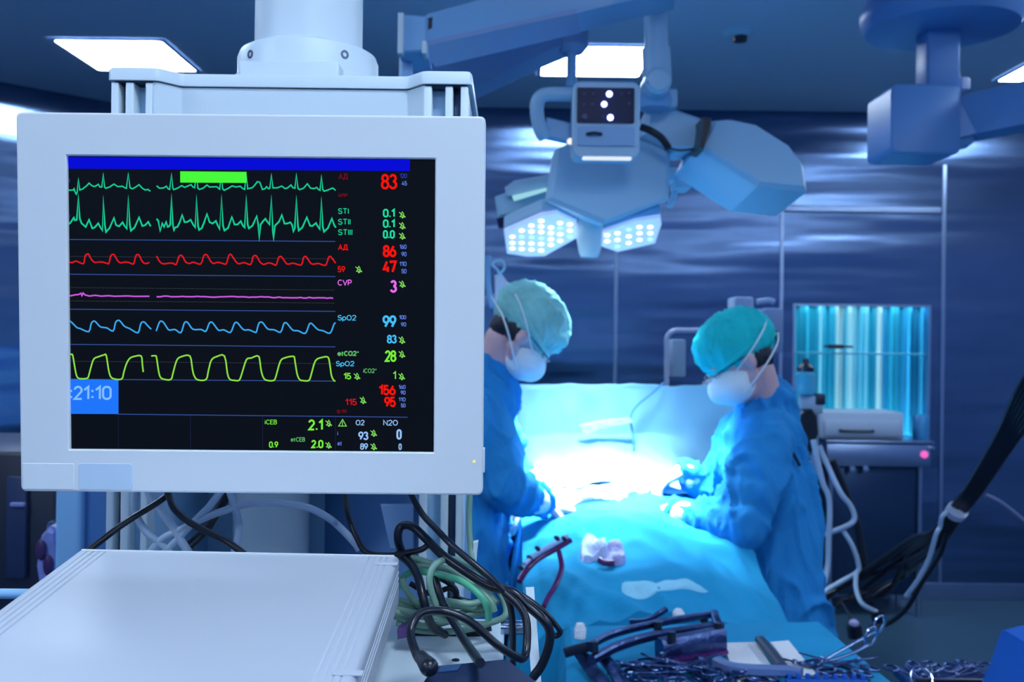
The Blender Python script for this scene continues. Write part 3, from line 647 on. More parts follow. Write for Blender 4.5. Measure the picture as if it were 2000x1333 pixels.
# white towels of the lit field follow the chest
def towel(u, v):
    a = u * 2 * math.pi; r = .02 + v * .98
    x = .24 + math.cos(a) * .24 * r * (1 + .15 * noise.noise(Vector((math.cos(a), math.sin(a), 5)))); y = 3.42 + math.sin(a) * .30 * r
    z = max(ztop(x, y), 0) + .016 + .018 * noise.noise(Vector((x * 14, y * 14, 9))) - (.045 * math.exp(-(r * 3.2) ** 2)) - (0.02 if v > .97 else 0)
    return (x, y, z)
o = MB().grid(towel, 72, 26).build('field_towel', M_towel, thick=.004); tag(rebase(o, (.24, 3.42, 1.0)), 'white towels around the brightly lit surgical field', 'towel')
def onz(px, py, dz=.01):
    z = .95
    for _ in range(30): p = PZ(px, py, z); z = .5 * z + .5 * (ztop(p.x, p.y) + dz)
    return PZ(px, py, z)
def lump(name, outline, m, label, cat, h=.02, seed=1):
    W_ = [onz(x, y) for x, y in outline]; c = sum(W_, Vector()) / len(W_); rings = []
    W2 = catmull(W_ + [W_[0]], 5)[:-1]
    for i in range(7, 0, -1):
        k = i / 7
        ring = []
        for p in W2:
            x, y = c.x + (p.x - c.x) * k, c.y + (p.y - c.y) * k
            ring.append(Vector((x, y, ztop(x, y) + (.0 if i == 7 else h * (.6 + .8 * noise.noise(Vector((x * 25, y * 25, seed))))))))
        rings.append(ring)
    o = MB().loops([[q - Vector((0, 0, .01)) for q in rings[0]]] + rings).build(name, m); rebase(o, c); tag(o, label, cat); return o
lump('white_cloth', [(1212, 1134), (1235, 1137), (1270, 1140), (1300, 1131), (1340, 1130), (1386, 1150), (1345, 1147), (1300, 1150), (1270, 1162), (1235, 1164), (1214, 1152)], mat('cloth_pale', (.30, .68, .88), .9, bump=.3, bscale=30), 'long pale cloth strip lying on the teal drape', 'cloth', .012)
lump('gauze_swab', [(1134, 1058), (1160, 1046), (1185, 1062), (1186, 1085), (1160, 1092), (1134, 1090)], mat('gauze_lilac', (.50, .58, .85), .95, bump=.4, bscale=60), 'crumpled pale gauze swab on the teal drape, the cleaner left one', 'gauze swab', .03, 3)
o = lump('gauze_swab', [(1168, 1090), (1185, 1074), (1205, 1064), (1222, 1080), (1218, 1098), (1190, 1100)], mat('gauze_violet', (.40, .40, .72), .95, bump=.4, bscale=60, var=.25), 'crumpled gauze swab with dark blood along its lower edge', 'gauze swab', .03, 8)
MB().tube([onz(1170, 1094, .022), onz(1182, 1100, .018), onz(1200, 1100, .015)], .009).build('blood_stain', M_blood, o)
o = MB().lathe(onz(1325, 1208, .0), [(.0, 0), (.013, .002), (.015, .012), (.008, .022), (0, .024)]).build('cotton_ball', M_gauze); tag(rebase(o, onz(1325, 1208)), 'small white cotton ball near the end of the teal drape', 'cotton ball')
def tubes(name, pts, r, m, label, cat='tube'):
    v = [onz(x, y, d) for x, y, d in pts]; o = MB().tube(v, r, 10).build(name, m); rebase(o, v[0]); tag(o, label, cat); return o
v = [(1014, 1137, 2.45), (1030, 1112, 2.48), (1052, 1092, 2.52), (1082, 1075, 2.56), (1114, 1056, 2.60)]
o = cable('blood_tube', v, .008, M_blood, 'upper tube filled with dark blood rising towards the field at left', 'tube')
MB().tube([P(x - 6, y - 9, Y) for x, y, Y in v[1:]], .006).build('clear_tube', mat('tube_lilac', (.45, .60, .95), .2), o)
for x, y in ((1018, 1110), (1034, 1090), (1050, 1072), (1088, 1052), (1102, 1053)): MB().ell(P(x, y, 2.5), (.009, .006, .006), Matrix.Rotation(.7, 3, 'Y')).build('clip', M_dark, o)
cable('blood_tube', [(1092, 1078, 2.55), (1097, 1110, 2.5), (1086, 1142, 2.46), (1072, 1165, 2.42), (1062, 1186, 2.38)], .007, M_blood, 'short tube of dark blood hanging down left of the teal drape', 'tube')
cable('clear_hose', [(1238, 1090, 3.0), (1236, 1112, 2.9), (1262, 1124, 2.86), (1300, 1122, 2.88), (1325, 1110, 2.95)], .006, mat('hose_blue', (.18, .50, .85), .3), 'thin pale hose curled on the drape beside the right surgeon', 'hose')
cable('blue_cable', [(1296, 748, 4.08), (1278, 765, 4.05), (1245, 792, 4.04), (1232, 815, 4.03), (1236, 850, 3.99), (1238, 880, 3.93)], .004, mat('cord_blue', (.05, .30, .66), .5), 'thin blue cord running down the pale drape screen', 'cord')
v = P(1185, 835, 4.0)
o = MB().prism([P(x, y, 3.98) for x, y in ((1132, 832), (1160, 826), (1196, 820), (1232, 818), (1236, 826), (1200, 832), (1168, 840), (1146, 850), (1136, 846))], (0, .04, 0), .004).build('folded_towel', M_towel); tag(rebase(o, v), 'narrow white folded towel clipped to the pale drape screen', 'towel')

# ================================================================ PEOPLE
def frame3(f, u):
    f = Vector(f).normalized(); u = Vector(u); u = (u - f * u.dot(f)).normalized(); r = f.cross(u).normalized()
    return Matrix((r, f, u)).transposed()      # columns: right, forward, up
def hand(mb, wrist, direc, back, thumb, curl=0.5, s=1.0, ex=0.0, hold=None):
    """palm and five bent fingers; back = back-of-hand normal; thumb = +1/-1 side"""
    d = Vector(direc).normalized(); b = Vector(back); b = (b - d * b.dot(d)).normalized(); x = d.cross(b).normalized() * thumb
    w = Vector(wrist)
    K = [(.033, .088, 1.0), (.011, .092, 1.1), (-.011, .088, 1.02), (-.031, .080, .82)]
    for kx, kd, L in K:
        kn = w + x * kx * s + d * kd * s
        mb.cap(w + x * kx * .55 * s + d * .01 * s, kn, (.016 + ex) * 1, (.0125 + ex))
        p = kn; a = curl * .5
        for seg, (ln, r0, r1) in enumerate(((.042, .0098, .0090), (.026, .0090, .0082), (.021, .0082, .0068))):
            q = p + (d * math.cos(a) - b * math.sin(a) + x * kx * .8) .normalized() * ln * L * s
            mb.cap(p, q, r0 + ex, r1 + ex, 10); p = q; a += curl * (.85, .75, .6)[seg]
    tb = w + x * .026 * s + d * .022 * s - b * .004
    t1 = tb + (x * .62 + d * .62 - b * .45).normalized() * .042 * s
    t2 = t1 + (x * .12 + d * .85 - b * .55).normalized() * .034 * s
    t3 = t2 + (-x * .10 + d * .85 - b * .55).normalized() * .026 * s
    mb.cap(tb, t1, .0145 + ex, .0115 + ex, 10); mb.cap(t1, t2, .0112 + ex, .0098 + ex, 10); mb.cap(t2, t3, .0096 + ex, .0078 + ex, 10)
def person(label, hc, fwd, up, neck, chest, hips, feet, arms, gown_mat, cap_mat, face_side):
    """arms: list of (shoulder, elbow, wrist, hand direction, back of hand, thumb side, curl, glove material)"""
    t = thing('person', label, 'person', (feet[0].x, (feet[0].y + feet[1].y) / 2, 0))
    H = frame3(fwd, up); S = 1.06
    h = lambda x, y, z: hc + H @ Vector((x, y, z)) * S
    b = MB()
    b.ell(h(0, -.012, .022), (.078 * S, .098 * S, .092 * S), H); b.ell(h(0, .030, -.035), (.060 * S, .066 * S, .085 * S), H)
    b.ell(h(0, .050, -.088), (.040 * S, .042 * S, .030 * S), H); b.cap(h(-.035, .082, .028), h(.035, .082, .028), .012, .012)
    b.cap(h(0, .094, .012), h(0, .114, -.030), .009, .013); b.ell(h(0, .098, -.062), (.024, .012, .008), H); b.ell(h(0, .097, -.072), (.021, .012, .008), H)
    for s in (-1, 1):
        b.ell(h(.080 * s, -.008, -.008), (.012, .020, .032), H); b.ell(h(.045 * s, .052, -.030), (.018, .018, .018), H)
        b.cap(h(.062 * s, .0, -.05), h(.03 * s, .06, -.09), .018, .016)
    b.cap(h(0, -.035, -.06), neck, .054, .056)
    sh = [a[0] for a in arms]
    b.cap(neck, sh[0].lerp(neck, .5).lerp(chest, .2), .05, .035); b.cap(neck, sh[1].lerp(neck, .5).lerp(chest, .2), .05, .035)
    for q in (-.08, 0, .08):
        off = (sh[0] - sh[1]).normalized() * q
        b.cap(neck * .15 + chest * .85 + off, chest + off, .09, .105); b.cap(chest + off, hips + off * .9, .105, .11)
    side = (sh[0] - sh[1]).normalized(); side.z = 0; side.normalize()
    for s, ft in zip((1, -1), feet):
        hp = hips + side * .085 * s; kn = hp.lerp(ft, .5) + Vector(fwd) * .0 + Vector((0, 0, .02))
        an = ft + Vector((0, 0, .09)); b.cap(hp, kn, .088, .058); b.cap(kn, an, .056, .040)
        fd = Vector((fwd[0], fwd[1], 0)).normalized(); b.cap(ft + Vector((0, 0, .045)) - fd * .04, ft + Vector((0, 0, .035)) + fd * .13, .040, .030)
    for S_, E_, W_, hd, bk, th, cu_, gm in arms:
        b.cap(chest, S_.lerp(chest, .1), .06, .05); b.cap(S_, E_, .050, .040); b.cap(E_, W_, .042, .028); hand(b, W_, hd, bk, th, cu_)
    blob(b, 'body', M_skin, t, .0062, 4)
    # gown
    g = MB()
    for q in (-.09, -.03, .03, .09):
        off = side * q
        g.cap(neck * .45 + chest * .55 + off * .9, chest + off, .11, .135); g.cap(chest + off, hips + off, .135, .145)
        g.cap(hips + off, Vector((hips.x * .5 + (feet[0].x + feet[1].x) / 4, hips.y * .5 + (feet[0].y + feet[1].y) / 4, .52)) + off * 1.3, .145, .155)
    base = (feet[0] + feet[1]) / 2
    for q in (-.1, 0, .1): g.cap(Vector((base.x, base.y, .6)) + side * q, Vector((base.x, base.y, .38)) + side * q * 1.2, .15, .16)
    g.cap(neck + (neck - chest).normalized() * .015, neck * .6 + chest * .4, .090, .128)
    for S_, E_, W_, hd, bk, th, cu_, gm in arms:
        g.cap(neck * .7 + chest * .3, S_, .10, .088); g.cap(S_, E_, .090, .076); g.cap(E_, E_.lerp(W_, .85), .074, .046)
        for i in range(3):
            f = .25 + .22 * i; m_ = S_.lerp(E_, f); g.ell(m_ + Vector((0, 0, .01)), (.094 - .003 * i,) * 3)
    blob(g, 'surgical_gown', gown_mat, t, .0095, 5, folds=.024, fscale=.13)
    for i, (S_, E_, W_, hd, bk, th, cu_, gm) in enumerate(arms):
        c = MB(); hand(c, W_, hd, bk, th, cu_, ex=.0016); c.cap(W_ + (E_ - W_) * .22, W_, .042, .031)
        blob(c, 'glove', gm, t, .0038, 3)
        k = MB(); k.cap(E_.lerp(W_, .72), E_.lerp(W_, .90), .050, .040); blob(k, 'cuff', M_mask, t, .006, 3)
    # cap, mask, hair, ties
    c = MB(); c.ell(h(0, -.020, .058), (.102 * S, .128 * S, .094 * S), H); c.ell(h(0, -.070, .045), (.088 * S, .082 * S, .080 * S), H); c.ell(h(0, .015, .052), (.086, .088, .05), H)
    blob(c, 'surgical_cap', cap_mat, t, .007, 4, folds=.007, fscale=.035)
    q = MB()
    q.tube([h(.092 * math.sin(a) , -.012 + .106 * math.cos(a), .028 - .012 * math.cos(a)) for a in [i * math.pi / 8 for i in range(17)]], .008, 8, 3).build('cap_band', cap_mat, t)
    c = MB(); c.ell(h(0, .050, -.047), (.077, .080, .070), H); c.ell(h(0, .088, -.045), (.046, .050, .050), H); c.ell(h(0, .05, -.085), (.044, .046, .03), H)
    o = blob(c, 'face_mask', M_mask, t, .005, 5)
    for zz in (-.012, -.075):
        for s in (-1, 1):
            MB().tube([h(.052 * s, .07, zz - .01), h(.083 * s, .02, zz + .010), h(.108 * s, -.035, zz + .035), h(.092 * s, -.10, zz + .06), h(0, -.155, zz + .07)], .0028, 8).build('tie', M_mask, o)
    c = MB(); c.ell(h(0, -.062, -.018), (.070, .046, .060), H); c.ell(h(.05, -.03, -.005), (.030, .04, .045), H); c.ell(h(-.05, -.03, -.005), (.030, .04, .045), H)
    blob(c, 'hair', M_hair, t, .006, 2, folds=.003, fscale=.02)
    for s in (-1, 1):
        e = MB().ell(h(.031 * s, .083, .006), (.0125,) * 3).build('eye', mat('eye_white', (.7, .7, .72), .2), t)
        MB().ell(h(.031 * s, .0915, .004), (.0055, .0045, .0055), H).build('iris', M_dark, e)
    MB().tube([h(.088, -.012, .010), h(.066, .060, .012), h(.052, .098, .010), h(.012, .108, .008), h(-.012, .108, .008), h(-.052, .098, .010), h(-.066, .060, .012), h(-.088, -.012, .010)], .0022, 8, 6).build('glasses', M_dark, t)
    return t
V = Vector
# right surgeon, leaning over the field
hr = P(1440, 705, 3.12)
sN = P(1497, 868, 2.98); sF = P(1470, 838, 3.34)
feet = [V((.88, 2.98, 0)), V((.90, 3.26, 0))]
pr = person('person in teal cap and blue gown at the right, bent over the lit field', hr, (-.80, -.12, -.58), (-.55, 0, .83),
       P(1500, 800, 3.16), P(1492, 925, 3.16), P(1512, 1090, 3.14), feet,
       [(sN, P(1442, 1026, 2.86), P(1296, 1006, 3.06), (-.95, .28, -.02), (0, -.35, .9), -1, 1.0, M_glove_blue),
        (sF, P(1404, 960, 3.42), P(1332, 922, 3.42), (-.86, -.25, -.40), (0, .1, 1), 1, .8, M_glove)], M_gown, M_cap, -1)
strap = MB().tube([P(1495, 818, 3.0), P(1520, 845, 2.935), P(1545, 880, 2.93), P(1562, 910, 2.945)], .005, 8).build('gown_tie', M_dark, pr)
# left surgeon, mostly behind the monitor
hl = P(1024, 655, 3.12)
feet = [V((-.20, 2.94, 0)), V((-.20, 3.22, 0))]
cap2 = mat('cap_pale_teal', (.26, .66, .64), .85, bump=.4, bscale=9, var=.6)
person('person in pale green cap and white mask leaning in from the left', hl, (.62, .12, -.76), (.76, 0, .62),
       P(952, 728, 3.14), P(915, 860, 3.12), P(905, 1060, 3.10), feet,
       [(P(945, 800, 3.32), P(990, 905, 3.42), P(1055, 955, 3.40), (.92, .0, -.35), (0, .1, 1), -1, .8, M_glove),
        (P(938, 822, 2.92), P(990, 950, 2.84), P(1062, 985, 3.04), (.86, .42, -.18), (0, -.3, .9), 1, 1.0, M_glove)], M_gown, cap2, 1)
def needle(name, a, b, r, label, m=None):
    o = MB().tube([a, a.lerp(b, .55), b], r, 8, 0, r * .35).build(name, m or M_chrome); rebase(o, a); tag(o, label, 'surgical instrument'); return o
needle('needle_holder', P(1268, 1004, 3.2), P(1190, 1012, 3.32), .006, 'thin steel instrument held by the right surgeon over the field')
needle('forceps', P(1096, 985, 3.2), P(1150, 1000, 3.36), .005, 'thin steel forceps held by the left surgeon over the field')

# ================================================================ INSTRUMENT TABLE
IZ = 0.93
q = [PZ(1108, 1222, IZ), PZ(1600, 1213, IZ)]
CRN = [V((q[0].x, q[0].y, 0)), V((q[1].x, q[1].y, 0)), V((.74, 1.35, 0)), V((.10, 1.35, 0))]
t = thing('instrument_table', 'instrument table under a teal drape in the right foreground', 'instrument table', (.42, 1.8, 0))
def rim(z, k, wob=0):
    out = []
    c = sum(CRN, V((0, 0, 0))) / 4; n = 30
    for i in range(4):
        a, b2 = CRN[i], CRN[(i + 1) % 4]
        for j in range(n):
            p = a.lerp(b2, j / n); e = (p - c).normalized(); w_ = wob * math.sin((i * n + j) * .8) * (.6 + .4 * math.sin((i * n + j) * .23))
            out.append(V((p.x, p.y, z)) + e * (k + w_))
    return out
MB().loops([rim(.26, .05, .022), rim(.6, .035, .014), rim(.86, .02, .006), rim(IZ - .012, .008, .0), rim(IZ, -.01)], caps=True).build('drape', M_drape, t)
for x, y in ((.2, 1.45), (.66, 1.45), (.22, 2.1), (.6, 2.1)): MB().cyl((x, y, 0), (x, y, .5), .015).build('leg', M_chrome, t)
def flat(name, pts, h, m, label, cat, z=IZ + .001, parent=None, bev=.002):
    W_ = [PZ(x, y, z + h) for x, y in pts]; W_ = [V((p.x, p.y, z)) for p in W_]
    o = MB().prism(W_, (0, 0, h), bev).build(name, m, parent, smooth=False)
    if parent is None: rebase(o, sum(W_, V()) / len(W_)); tag(o, label, cat)
    return o
flat('gauze_pad', [(1410, 1256), (1478, 1254), (1506, 1300), (1520, 1330), (1440, 1330)], .010, M_gauze, 'white gauze pad on the teal table left of the dark bar', 'gauze pad')
flat('gauze_pad', [(1504, 1254), (1540, 1251), (1594, 1316), (1556, 1322)], .010, M_gauze, 'narrow white gauze strip on the teal table right of the dark bar', 'gauze pad')
def bar(name, pts, w_, h, m, label, parent=None, cat='surgical instrument'):
    """flat steel bar along pixel points (px, py, height above the table)"""
    c = catmull([PZ(x, y, IZ + z) for x, y, z in pts], 5); rings = []
    for i, p in enumerate(c):
        tt = (c[min(i + 1, len(c) - 1)] - c[max(i - 1, 0)]).normalized(); sd = tt.cross(V((0, 0, 1))).normalized(); up_ = sd.cross(tt)
        rings.append([p + sd * a * w_ / 2 + up_ * b * h / 2 for a, b in ((1, .6), (.6, 1), (-.6, 1), (-1, .6), (-1, -.6), (-.6, -1), (.6, -1), (1, -.6))])
    o = MB().loops(rings).build(name, m, parent)
    if parent is None: rebase(o, c[0]); tag(o, label, cat)
    return o
bar('metal_bar', [(1484, 1249, .022), (1510, 1280, .022), (1545, 1325, .022)], .020, .012, M_dark, 'dark flat metal bar lying across the gauze pads')
t = thing('retractor', 'large dark steel retractor with parallel rails lying on the instrument table', 'retractor', PZ(1280, 1290, IZ))
bar('rail', [(1150, 1262, .05), (1200, 1238, .055), (1290, 1217, .06), (1395, 1200, .065)], .014, .014, M_instr, '', t)
bar('rail', [(1155, 1290, .04), (1210, 1262, .045), (1290, 1240, .05), (1410, 1222, .055)], .018, .016, M_instr, '', t)
bar('slide_block', [(1288, 1274, .028), (1410, 1250, .036)], .034, .050, M_instr, '', t)
bar('blood_smeared_edge', [(1292, 1293, .012), (1412, 1270, .018)], .036, .010, M_bloodsteel, '', t)
bar('tip', [(1103, 1276, .03), (1130, 1268, .04), (1165, 1260, .05)], .012, .018, M_dark, '', t)
bar('blade', [(1135, 1278, .03), (1150, 1300, .02), (1180, 1340, .012)], .028, .008, M_instr, '', t)
bar('blade', [(1178, 1285, .03), (1200, 1310, .02), (1220, 1345, .012)], .028, .008, M_instr, '', t)
for x, y in ((1285, 1226), (1375, 1208), (1402, 1228), (1160, 1265), (1312, 1246)):
    p = PZ(x, y, IZ + .058); MB().lathe(p, [(0, .012), (.008, .011), (.009, -.008), (0, -.01)], n=14).build('screw', M_dark, t)
bar('cross_piece', [(1395, 1198, .068), (1400, 1215, .062), (1412, 1240, .045)], .016, .014, M_instr, '', t)
bar('ratchet', [(1230, 1215, .05), (1265, 1212, .055), (1302, 1190, .075)], .012, .010, M_instr, '', t)
bar('suction_wand', [(1400, 1293, .03), (1425, 1304, .03), (1460, 1309, .03), (1540, 1312, .03), (1566, 1316, .03)], .022, .018, mat('handle_grey', (.22, .30, .55), .3, .4), 'thick grey suction wand lying beside the retractor', None)
o = MB().lathe(PZ(1133, 1248, IZ), [(0, 0), (.012, .001), (.013, .02), (.008, .032), (0, .034)]).build('specimen_cup', M_gauze); tag(rebase(o, PZ(1133, 1248, IZ)), 'small white cup at the left end of the retractor', 'cup')
# blue rack with a toothed rim
t = thing('instrument_rack', 'blue plastic rack with a toothed rim at the bottom edge of the photo', 'rack', PZ(1615, 1345, IZ))
a = PZ(1530, 1326, IZ + .02); b = PZ(1685, 1322, IZ + .02)
MB().box(((a.x + b.x) / 2, a.y - .05, IZ + .012), (b.x - a.x, .09, .022), bev=.003).build('body', M_bluedrape, t)
for i in range(9):
    f = (i + .5) / 9; MB().box((a.x + (b.x - a.x) * f, a.y - .008, IZ + .027), ((b.x - a.x) / 20, .006, .010), bev=.001).build('tooth', M_bluedrape, t)

def hemostat_proto(m=M_instr):
    """ringed clamp lying flat: two handle rings, two shanks, jaws"""
    t = thing('hemostat', '', 'surgical clamp', (0, 0, 0))
    for s in (-1, 1):
        r = MB(); r.tube([V((.023 * s + .013 * math.cos(a), .019 * math.sin(a), .003)) for a in [i * math.pi / 6 for i in range(13)]], .0028, 8, 2).build('handle_ring', m, t)
        MB().tube([(.015 * s, .013, .003), (.009 * s, .03, .003), (.003 * s, .075, .003 + .001 * s)], .0024, 8, 4).build('shank', m, t)
        MB().tube([(.003 * s, .075, .003), (-.002 * s, .088, .003), (.0015 * s, .100, .003), (.001 * s, .128, .003)], .0026, 8, 4, r2=.0012).build('jaw', m, t)
    MB().lathe((0, .084, .0), [(0, 0), (.005, 0), (.005, .007), (0, .0075)], n=14).build('pivot', M_chrome, t)
    return t
proto = hemostat_proto()
def dup(root, loc, rot, label, group=None, s=1.0):
    r = root.copy(); COL.objects.link(r); r.location = loc; r.rotation_euler = rot; r.scale = (s, s, s); r['label'] = label
    if group: r['group'] = group
    for ch in list(root.children): c = ch.copy(); COL.objects.link(c); c.parent = r
    return r
random.seed(11)
HX = [1232, 1250, 1262, 1285, 1300, 1322, 1345, 1362, 1385, 1402, 1422, 1240, 1330, 1450, 1490]
ORD = ['the leftmost', 'second from the left', 'third from the left', 'fourth from the left', 'fifth from the left', 'sixth from the left', 'seventh from the left', 'the middle one', 'seventh from the right', 'sixth from the right', 'fifth from the right', 'fourth from the right', 'third from the right', 'second from the right', 'the rightmost']
G1 = 'clamps heaped in front of the retractor'; G2 = 'clamps laid out on the far dark tray'; G3 = 'clamps beside the blue rack'
first = True
def place(px, py, z, rz, label, group, rx=0, ry=0, s=1.0):
    global first
    p = PZ(px, py, z)
    if first:
        proto.location = p; proto.rotation_euler = (rx, ry, rz); proto['label'] = label; proto['group'] = group; proto.scale = (s, s, s); first = False; return proto
    return dup(proto, p, (rx, ry, rz), label, group, s)
for i, (px, py, rz) in enumerate([(1232, 1318, -70), (1250, 1322, -40), (1262, 1304, -100), (1285, 1326, 30), (1300, 1316, -60), (1322, 1322, 75), (1345, 1318, -30), (1362, 1328, 45), (1385, 1312, 100), (1402, 1326, -75), (1422, 1318, 20), (1240, 1300, -120), (1330, 1306, -95), (1450, 1330, -60), (1490, 1331, 50)]):
    place(px, py, IZ + .006 + .004 * (i % 6), R(rz), 'dark steel clamp in the heap before the retractor, %s' % ORD[sorted(HX).index(px)], G1, R(random.uniform(-7, 14)), R(random.uniform(-14, 14)))
for i, (px, py, rz) in enumerate([(1640, 1318, 60), (1690, 1314, 55), (1600, 1306, -75), (1660, 1328, 100)]):
    place(px, py, IZ + .008 + .005 * (i % 3), R(rz), ('dark steel clamp under the standing scissors', 'dark steel clamp right of the standing scissors', 'dark steel clamp between the gauze strip and the scissors', 'dark steel clamp behind the right end of the toothed rack')[i], G3, R(4), R(random.uniform(-10, 10)))
# upright scissors
t = thing('surgical_scissors', 'open ringed scissors standing up at the right end of the instrument table', 'scissors', PZ(1590, 1300, IZ))
s0 = PZ(1592, 1300, IZ + .012); YS = s0.y
for (rx_, ry_, w1, h1, yy) in ((1717, 1220, 9.5, 16, YS + .03), (1701, 1244, 10.5, 18, YS)):
    c = P(rx_, ry_, yy); k = yy / F
    MB().tube([c + V((w1 * k * math.cos(a) + h1 * .25 * k * math.sin(a), .0, h1 * k * math.sin(a))) for a in [i * math.pi / 8 for i in range(17)]], .0028, 8, 2).build('handle_ring', M_chrome, t)
    MB().tube([P(rx_ - 6, ry_ + h1 - 1, yy), P(rx_ - 40, ry_ + h1 + 16, yy - .005), s0], .0032, 8, 4).build('shank', M_steel, t)
MB().tube([s0, PZ(1640, 1312, IZ + .010), PZ(1700, 1330, IZ + .006)], .0045, 8, 4, r2=.002).build('blade', M_instr, t)
MB().lathe(s0, [(0, -.005), (.007, -.005), (.007, .005), (0, .006)], (0, 1, 0), 14).build('pivot', M_chrome, t)
o = MB().ell(PZ(1674, 1294, IZ + .01), (.006, .006, .008)).build('glass_ampoule', M_chrome); tag(rebase(o, PZ(1674, 1294, IZ)), 'tiny bright ampoule beside the scissors', 'ampoule')

# second tray to the right
t = thing('instrument_tray', 'dark navy tray with clamps at the lower right, beyond the teal table', 'tray', PZ(1850, 1320, .88))
a = PZ(1740, 1298, .88); b = PZ(1870, 1297, .88)
MB().box(((a.x + b.x) / 2 + .05, a.y - .22, .868), (b.x - a.x + .1, .42, .02), bev=.004).build('tray_base', mat('navy_tray', (.015, .04, .20), .4), t)
MB().box(((a.x + b.x) / 2 + .05, a.y - .13, .885), (b.x - a.x + .1, .012, .02), bev=.003).build('rim', M_rack, t)
for x in (a.x + .05, b.x):
    for y in (a.y - .08, a.y - .36): MB().cyl((x, y, 0), (x, y, .86), .014).build('leg', M_chrome, t)
for i, (px, py, rz) in enumerate([(1762, 1308, 80), (1806, 1304, 60), (1836, 1306, 30), (1872, 1302, 110), (1905, 1302, 70), (1915, 1308, 20)]):
    place(px, py, .884, R(rz + 105), 'steel clamp on the dark tray at lower right, ' + ('leftmost', 'second from the left', 'third from the left', 'third from the right', 'second from the right', 'rightmost')[i], G2, 0, 0)
c = PZ(1800, 1326, .90)
o = MB().tube([c + V((.022 * math.cos(a), .0 + .014 * math.sin(a), .018 * math.sin(a))) for a in [i * math.pi / 8 for i in range(17)]], .0022, 8, 2).build('wire_ring', M_chrome); tag(rebase(o, c), 'thin steel ring leaning on the edge of the dark tray', 'ring')
# royal blue covered equipment at lower right corner
cx = P(2060, 1333, 1.75)
pts = [P(x, y, 1.75) for x, y in ((1907, 1345), (1932, 1290), (1950, 1235), (1953, 1226), (1990, 1216), (2160, 1190), (2200, 1345))]
zlow = .25
pts = [V((pts[0].x - .05, 1.75, zlow))] + pts[:-1] + [V((pts[-1].x, 1.75, pts[-1].z)), V((pts[-1].x + .05, 1.75, zlow))]
o = MB().prism(pts, (0, -.3, 0), .02).build('covered_trolley', M_bluedrape, smooth=True); tag(rebase(o, (cx.x, 1.9, zlow)), 'equipment under a royal blue cover at the lower right corner', 'covered trolley')
# ================================================================ PENDANT COLUMN (foreground)
PYF = 1.15
X = lambda px, Y: P(px, 560, Y).x
ztc = P(560, 136, PYF).z; zcb = P(560, 161, PYF).z; zsh = 1.238
pc = thing('pendant_column', 'white ceiling column and equipment head holding the patient monitor', 'pendant column', (X(598, 1.3), 1.3, zsh))
ax = X(598, 1.30)
zc = P(598, 128, 1.21).z
MB().cyl((ax, 1.30, zc), (ax, 1.30, CEIL - .02), .0705, n=64).build('column', M_white, pc)
z1 = P(598, 113, 1.21).z
MB().lathe((ax, 1.30, z1), [(.092, -.02), (.092, .018), (.089, .026), (.082, .030), (.0712, .0345)], n=64).build('collar', M_white, pc)
MB().lathe((ax, 1.30, z1 - .045), [(.108, .0), (.108, .022), (.098, .034), (.09, .036)], n=64).build('collar_flange', M_white, pc)
MB().box((ax + .0, 1.215, z1 - .028), (.122, .06, .034), bev=.003).build('flange_plate', M_white, pc)
for px in (487, 672):
    q = P(px, 104, 1.225); dx = q.x - ax; n_ = V((dx, -math.sqrt(max(.092 ** 2 - dx * dx, 0)), 0)).normalized()
    o = MB().lathe(V((ax, 1.3, q.z)) + n_ * .0915, [(.0055, 0), (.0055, .0012), (.003, .0012), (.0028, -.001), (0, -.001)], n_, 16).build('screw', mat('screw_steel', (.12, .16, .25), .4, .8), pc)
def headplan(k, yf=PYF):
    """plan outline of the equipment head; recessed centre, two front corner posts"""
    xs = [X(212, PYF) - k, X(302, PYF) + k * .4, X(348, 1.172) + k * .4, X(792, 1.172) - k * .4, X(823, PYF) - k * .4, X(912, PYF) + k]
    y2 = 1.175 - k
    pl = [(xs[0], yf - k), (xs[1], yf - k), (xs[2], y2), (xs[3], y2), (xs[4], yf - k), (xs[5], yf - k), (xs[5], 1.44 + k), (xs[0], 1.44 + k)]
    return pl
def roundplan(pl, r=.006):
    out = []
    n = len(pl)
    for i in range(n):
        a, b, c = V((*pl[i - 1], 0)), V((*pl[i], 0)), V((*pl[(i + 1) % n], 0))
        u = (a - b).normalized(); w_ = (c - b).normalized()
        for f in (0, .25, .5, .75, 1):
            p = (b + u * r).lerp(b, f).lerp(b.lerp(b + w_ * r, f), f); out.append((p.x, p.y))
    return out
o1, o2 = roundplan(headplan(.003)), roundplan(headplan(.001))
MB().loops([[V((x, y, z)) for x, y in o] for z, o in ((zcb, o1), (ztc - .003, o1), (ztc, o2))]).build('top_cap', M_white, pc)
ob = roundplan([(X(292, PYF), PYF + .001), (X(302, PYF), PYF + .001), (X(348, 1.172), 1.175), (X(792, 1.172), 1.175), (X(823, PYF), PYF + .001), (X(826, PYF), PYF + .001), (X(826, PYF), 1.435), (X(292, PYF), 1.435)], .002)
zb0 = P(560, 850, PYF).z
MB().loops([[V((x, y, z)) for x, y in ob] for z in (zb0, zcb - .0015)]).build('head_body', M_white, pc)
MB().loops([[V((x, y, z)) for x, y in roundplan(headplan(-.002))] for z in (zcb - .002, zcb + .001)]).build('cap_seam', M_dark, pc)
def post(name, x0, x1, y0, m, y1=None):
    a, b = X(x0, PYF), X(x1, PYF)
    MB().box(((a + b) / 2, (y0 + (y1 or 1.43)) / 2, (zcb - .002 + zsh - .10) / 2), (b - a, (y1 or 1.43) - y0, zcb - zsh + .098), bev=.0015).build(name, m, pc)
for x0, x1 in ((212, 226), (240, 256), (279, 293), (823, 839), (865, 880), (895, 910)): post('profile_rail', x0, x1, PYF, M_white, 1.20)
